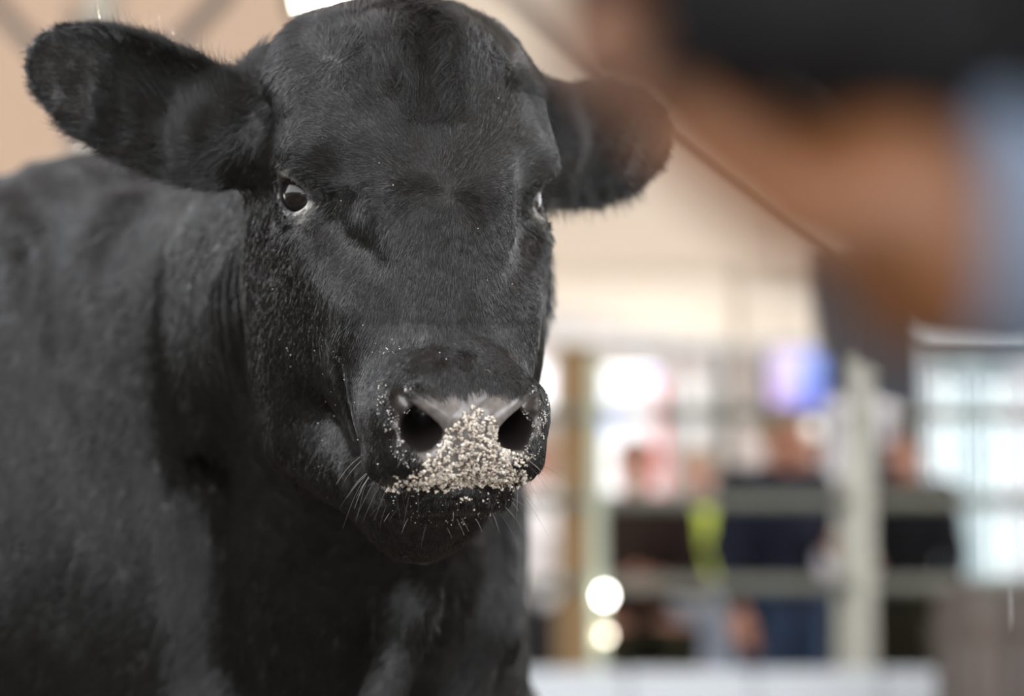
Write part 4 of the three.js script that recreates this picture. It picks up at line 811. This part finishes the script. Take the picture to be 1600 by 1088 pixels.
const crowd = [
  { label: 'man in a navy jacket and jeans with brown hair behind the fence', px: 1216, D: 9.3, H: 1.57, wide: 1.2, turn: 0.6, skin: skinB, top: navy, legs: denim, hair: mat(rgb(0.16, 0.10, 0.05), 0.8), arms: [0.3, 0.8] },
  { label: 'man in a black jacket right of the pale fence post', px: 1418, D: 9.7, H: 1.53, turn: -0.7, skin: skinB, top: blackCloth, legs: oliveCloth, hair: mat(rgb(0.02, 0.016, 0.014), 0.8), arms: [0.3, 0.3] },
  { label: 'man in a white cap behind the shoulder of the navy jacket', px: 1258, D: 10.9, H: 1.60, turn: -0.3, skin: skinB, top: mat(rgb(0.30, 0.29, 0.32), 0.9), legs: darkTrousers, cap: mat(rgb(0.95, 0.94, 0.9), 0.8), arms: [0.2, 0.2] },
  { label: 'seated person in a dark brown jacket with folded hands', px: 992, D: 9.8, H: 1.72, sit: 1, y: 0.16, turn: 0.1, skin: skinA, top: brownCloth, legs: oliveCloth, hair: mat(rgb(0.10, 0.04, 0.025), 0.8), arms: [0.9, 0.9] },
  { label: 'person in a yellow hi-vis vest behind the fence', px: 1092, D: 10.4, H: 1.46, wide: 1.1, turn: -0.2, skin: skinA, top: mat(rgb(0.33, 0.33, 0.33), 0.9), vest: mat(rgb(0.52, 0.62, 0.09), 0.8), legs: mat(rgb(0.24, 0.27, 0.33), 0.9), hair: mat(rgb(0.25, 0.20, 0.14), 0.8), arms: [0.2, 0.2] },
  { label: 'person in a pinkish shirt half hidden by the pale fence post', px: 1312, D: 11.5, H: 1.48, turn: 0.4, skin: skinA, top: mat(rgb(0.45, 0.24, 0.18), 0.9), legs: mat(rgb(0.07, 0.05, 0.05), 0.9), hair: mat(rgb(0.36, 0.35, 0.36), 0.8), arms: [0.2, 0.7] },
  { label: 'person in a white shirt between the bull and the timber post', px: 838, D: 10.4, H: 1.52, turn: 0.5, skin: skinA, top: mat(rgb(0.74, 0.72, 0.73), 0.9), legs: darkTrousers, hair: mat(rgb(0.2, 0.15, 0.1), 0.8), arms: [0.2, 0.8], cuff: 0.3 },
];
for (const c of crowd) { const p = at(c.px, 800, c.D); person({ ...c, x: p.x, z: p.z }); }
{ // bench under the seated person
  const p = at(992, 900, 9.8), t = thing('bench', 'low wooden bench under the person in brown', 'bench', V(p.x, 0, p.z)), w = mat(rgb(0.10, 0.07, 0.045), 0.8);
  for (let i = 0; i < 3; i++) mesh('seat_plank', box(0.9, 0.03, 0.10, 0, 0.515, -0.13 + i * 0.11), w, t);
  for (const sx of [-1, 1]) for (const sz of [-1, 1]) mesh('leg', box(0.05, 0.50, 0.05, sx * 0.4, 0.25, -0.02 + sz * 0.12), w, t);
}

// ---------------------------------------------------------------- photographer close to the lens: bare hand under a black camera, denim sleeve
{
  const D = 0.74, root = C(0.50, 0, 0.92); root.y = 0;
  const t = thing('person', 'blurred photographer in a blue denim shirt reaching in from the right', 'person', root);
  const L = (px, py, d = D) => at(px, py, d).sub(root);
  const wrist = L(1452, 335, 0.75), elbow = C(0.42, 0.015, 0.86).sub(root), shoulder = C(0.36, 0.27, 0.98).sub(root), palm = L(1372, 285, 0.735);
  const pv = [0, 0, 0], wrap = (f) => (X, Y, Z) => { pv[0] = X; pv[1] = Y; pv[2] = Z; return f(pv); };
  // fingers spread under the lens barrel, thumb up its near side
  const F = [[0.700, -22, 0.0115], [0.726, 4, 0.0118], [0.752, 16, 0.0114], [0.776, 32, 0.0100]].map(([d, o, r], k) => [
    L(1270 + o, 322 - o, d), r, L(1132 + o, 222 - o, d - 0.003), r * 0.95, L(1025 + o, 118 - o, d + 0.003), r * 0.87, L(945 + o + (k === 3 ? 30 : 0), 28 - o, d + 0.012), r * 0.77]);
  const T = [L(1400, 250, 0.775), 0.014, L(1330, 120, 0.795), 0.0118, L(1265, 30, 0.80), 0.0105, L(1215, -40, 0.795), 0.0090];
  const hand = (p) => {
    let d = capV(p, wrist, 0.034, palm, 0.023);
    d = smin(d, capV(p, L(1450, 415, 0.735), 0.022, L(1330, 330, 0.712), 0.0125), 0.03);
    d = smin(d, capV(p, L(1450, 370, 0.755), 0.022, L(1345, 300, 0.765), 0.0125), 0.03);
    for (const f of F) { d = smin(d, capV(p, palm, 0.016, f[0], f[1] + 0.001), 0.012); d = smin(d, capV(p, f[0], f[1], f[2], f[3]), 0.004); d = Math.min(d, smin(capV(p, f[2], f[3], f[4], f[5]), capV(p, f[4], f[5], f[6], f[7]), 0.003)); }
    d = smin(d, capV(p, T[0], T[1], T[2], T[3]), 0.012); d = Math.min(d, smin(capV(p, T[2], T[3], T[4], T[5]), capV(p, T[4], T[5], T[6], T[7]), 0.003));
    return d;
  };
  // the rest of the figure stands to the right, out of the picture
  const chest = V(0.0, 1.27, 0.0), hip = V(0.0, 0.95, 0), head = V(0.0, 1.64, 0.0), sh2 = V(0.19, 1.40, 0.05), el2 = V(0.22, 1.12, -0.10), wr2 = L(1560, 40, 0.80);
  const torso = (p) => { let d = ell(p[0], p[1], p[2], 0, 0.97, 0, 0.16, 0.15, 0.12); d = smin(d, ell(p[0], p[1], p[2], chest.x, chest.y, chest.z, 0.165, 0.22, 0.12), 0.08); d = smin(d, capV(p, shoulder, 0.06, chest, 0.10), 0.05); return smin(d, capV(p, sh2, 0.06, chest, 0.10), 0.05); };
  const arms = (p, ex) => { let d = smin(capV(p, shoulder, 0.052 + ex, elbow, 0.042 + ex), capV(p, elbow, 0.040 + ex, wrist, 0.030 + ex), 0.02); const b = smin(capV(p, sh2, 0.052 + ex, el2, 0.042 + ex), capV(p, el2, 0.040 + ex, wr2, 0.028 + ex), 0.02); return Math.min(d, b); };
  const legs = (p, ex) => { let d = 9; for (const k of [-1, 1]) { d = Math.min(d, smin(capV(p, V(k * 0.09, 0.92, 0), 0.09 + ex, V(k * 0.10, 0.5, 0.0), 0.06 + ex), capV(p, V(k * 0.10, 0.5, 0), 0.058 + ex, V(k * 0.105, 0.09, 0.03), 0.04 + ex), 0.03)); } return d; };
  const skull = (p) => { const X = p[0] - head.x, Y = p[1] - head.y, Z = -(p[2] - head.z); let d = ell(X, Y, Z, 0, 0.02, 0, 0.078, 0.1, 0.096); d = smin(d, ell(X, Y, Z, 0, -0.06, 0.03, 0.054, 0.06, 0.06), 0.03); d = smin(d, cap(X, Y, Z, 0, 0, 0.09, 0.008, 0, -0.03, 0.108, 0.013), 0.012); for (const q of [-1, 1]) { d = smin(d, ell(X, Y, Z, q * 0.08, -0.005, 0, 0.01, 0.03, 0.02), 0.006); d = smax(d, -ell(X, Y, Z, q * 0.032, 0.01, 0.095, 0.014, 0.009, 0.012), 0.012); } return d; };
  const body = (p) => { let d = smin(torso(p), arms(p, 0), 0.03); d = smin(d, legs(p, 0), 0.04); d = smin(d, cap(p[0], p[1], p[2], 0, 1.42, 0, 0.06, 0, 1.60, 0, 0.055), 0.03); d = smin(d, skull(p), 0.02); for (const k of [-1, 1]) d = smin(d, capV(p, V(k * 0.105, 0.07, 0.04), 0.045, V(k * 0.11, 0.04, -0.13), 0.035), 0.02); return smin(d, capV(p, wr2, 0.028, wr2.clone().add(V(-0.05, 0.02, -0.01)), 0.03), 0.01); };
  const skinMat = mat(rgb(0.135, 0.050, 0.015), 0.55, { name: 'tanned_skin' });
  const wlo = [wrist.x - 0.17, wrist.y - 0.11, wrist.z - 0.14], whi = [wrist.x + 0.05, wrist.y + 0.14, wrist.z + 0.16];
  mesh('body', mergeGeometries([surfaceNet(wrap(body), [-0.45, 0, -0.35], [0.4, 1.8, 0.35], 0.016), surfaceNet(wrap(hand), wlo, whi, 0.003)]), skinMat, t);
  const denimShirt = mat(rgb(0.108, 0.145, 0.205), 0.85, { name: 'denim_shirt' });
  const shirt = (p) => { const e2 = wrist.clone().lerp(elbow, 0.08); let d = smin(torso(p) - 0.018, smin(capV(p, shoulder, 0.068, elbow, 0.060), capV(p, elbow, 0.058, e2, 0.043), 0.02), 0.04); d = smin(d, smin(capV(p, sh2, 0.068, el2, 0.058), capV(p, el2, 0.058, wr2, 0.042), 0.02), 0.03); return smax(smax(d + 0.002 * noise3(p[0] * 14, p[1] * 14, p[2] * 14), 0.86 - p[1], 0.008), p[1] - 1.49, 0.008); };
  const sh = mesh('denim_shirt', surfaceNet(wrap(shirt), [-0.45, 0.8, -0.35], [0.4, 1.6, 0.35], 0.010), denimShirt, t);
  const cuffDir = elbow.clone().sub(wrist).normalize(), c0 = wrist.clone().addScaledVector(cuffDir, -0.002), c1 = wrist.clone().addScaledVector(cuffDir, 0.055);
  mesh('cuff', surfaceNet(wrap((p) => { const h = (p[0] - c0.x) * cuffDir.x + (p[1] - c0.y) * cuffDir.y + (p[2] - c0.z) * cuffDir.z; const X = p[0] - c0.x - cuffDir.x * h, Y = p[1] - c0.y - cuffDir.y * h, Z = p[2] - c0.z - cuffDir.z * h; return smax(Math.hypot(X, Y, Z) - 0.047, Math.max(-h, h - 0.04), 0.005); }), [c0.x - 0.08, c0.y - 0.08, c0.z - 0.08], [c1.x + 0.08, c1.y + 0.08, c1.z + 0.08], 0.004), denimShirt, sh);
  mesh('trousers', surfaceNet(wrap((p) => smax(smax(smin(legs(p, 0.016), ell(p[0], p[1], p[2], 0, 0.94, 0, 0.17, 0.13, 0.13), 0.04), p[1] - 1.0, 0.01), 0.07 - p[1], 0.006)), [-0.3, 0, -0.25], [0.3, 1.1, 0.25], 0.016), denim, t);
  for (const k of [-1, 1]) mesh('shoe', surfaceNet(wrap((p) => smax(capV(p, V(k * 0.105, 0.06, 0.04), 0.055, V(k * 0.11, 0.04, -0.13), 0.045), 0.0005 - p[1], 0.004)), [k * 0.105 - 0.1, 0, -0.25], [k * 0.105 + 0.1, 0.2, 0.15], 0.01), mat(rgb(0.04, 0.03, 0.03), 0.6), t);
  mesh('hair', surfaceNet(wrap((p) => { const X = p[0] - head.x, Y = p[1] - head.y, Z = -(p[2] - head.z); return smax(ell(X, Y, Z, 0, 0.028, -0.01, 0.088, 0.106, 0.104), Z * 0.75 - Y * 0.55 - 0.02, 0.01); }), [-0.14, 1.5, -0.17], [0.14, 1.82, 0.17], 0.01), mat(rgb(0.05, 0.03, 0.02), 0.8), t);
  // the camera in the hand
  const cc = at(1345, 22, 0.735), cam = thing('photo_camera', 'black camera with a long lens held in the blurred hand', 'camera', cc), blackP = mat(rgb(0.004, 0.004, 0.005), 0.8, { specularIntensity: 0.4 }), ring = mat(rgb(0.005, 0.005, 0.006), 0.9, { specularIntensity: 0.4 });
  const axis = at(960, -75, 0.715).sub(at(1480, 10, 0.755)).normalize(), q = new THREE.Quaternion().setFromUnitVectors(V(0, 1, 0), axis);
  const lathe = (pts) => new THREE.LatheGeometry(pts.map(([r, y]) => new THREE.Vector2(r, y)), 44);
  const add = (n, g, m, par = cam) => { const o = mesh(n, g, m, par); if (par === cam) o.quaternion.copy(q); return o; };
  const barrel = add('lens_barrel', lathe([[0.001, -0.04], [0.034, -0.04], [0.036, -0.02], [0.036, 0.012], [0.033, 0.016], [0.033, 0.03], [0.037, 0.034], [0.037, 0.062], [0.034, 0.066], [0.034, 0.0665]]), blackP);
  mesh('focus_ring', lathe([[0.0362, -0.014], [0.0378, -0.012], [0.0378, 0.008], [0.0362, 0.010]]), ring, barrel);
  add('front_glass', lathe([[0.0, 0.060], [0.02, 0.0585], [0.033, 0.055], [0.033, 0.05], [0.0, 0.05]]), new THREE.MeshPhysicalMaterial({ color: rgb(0.01, 0.015, 0.03), roughness: 0.04, clearcoat: 1 }));
  add('lens_hood', lathe([[0.0345, 0.063], [0.040, 0.066], [0.041, 0.085], [0.0395, 0.085], [0.0385, 0.067], [0.0345, 0.0645]]), ring);
  const bodyG = new RoundedBoxGeometry(0.13, 0.06, 0.088, 4, 0.014); bodyG.translate(0.012, -0.07, 0); const cb = add('camera_body', bodyG, blackP);
  const grip = new RoundedBoxGeometry(0.028, 0.03, 0.08, 4, 0.012); grip.translate(0.07, -0.045, 0); mesh('grip', grip, ring, cb);
  const hump = new RoundedBoxGeometry(0.055, 0.05, 0.03, 4, 0.01); hump.translate(0.0, -0.07, -0.052); mesh('prism_hump', hump, blackP, cb);
}

renderer.render(scene, camera);
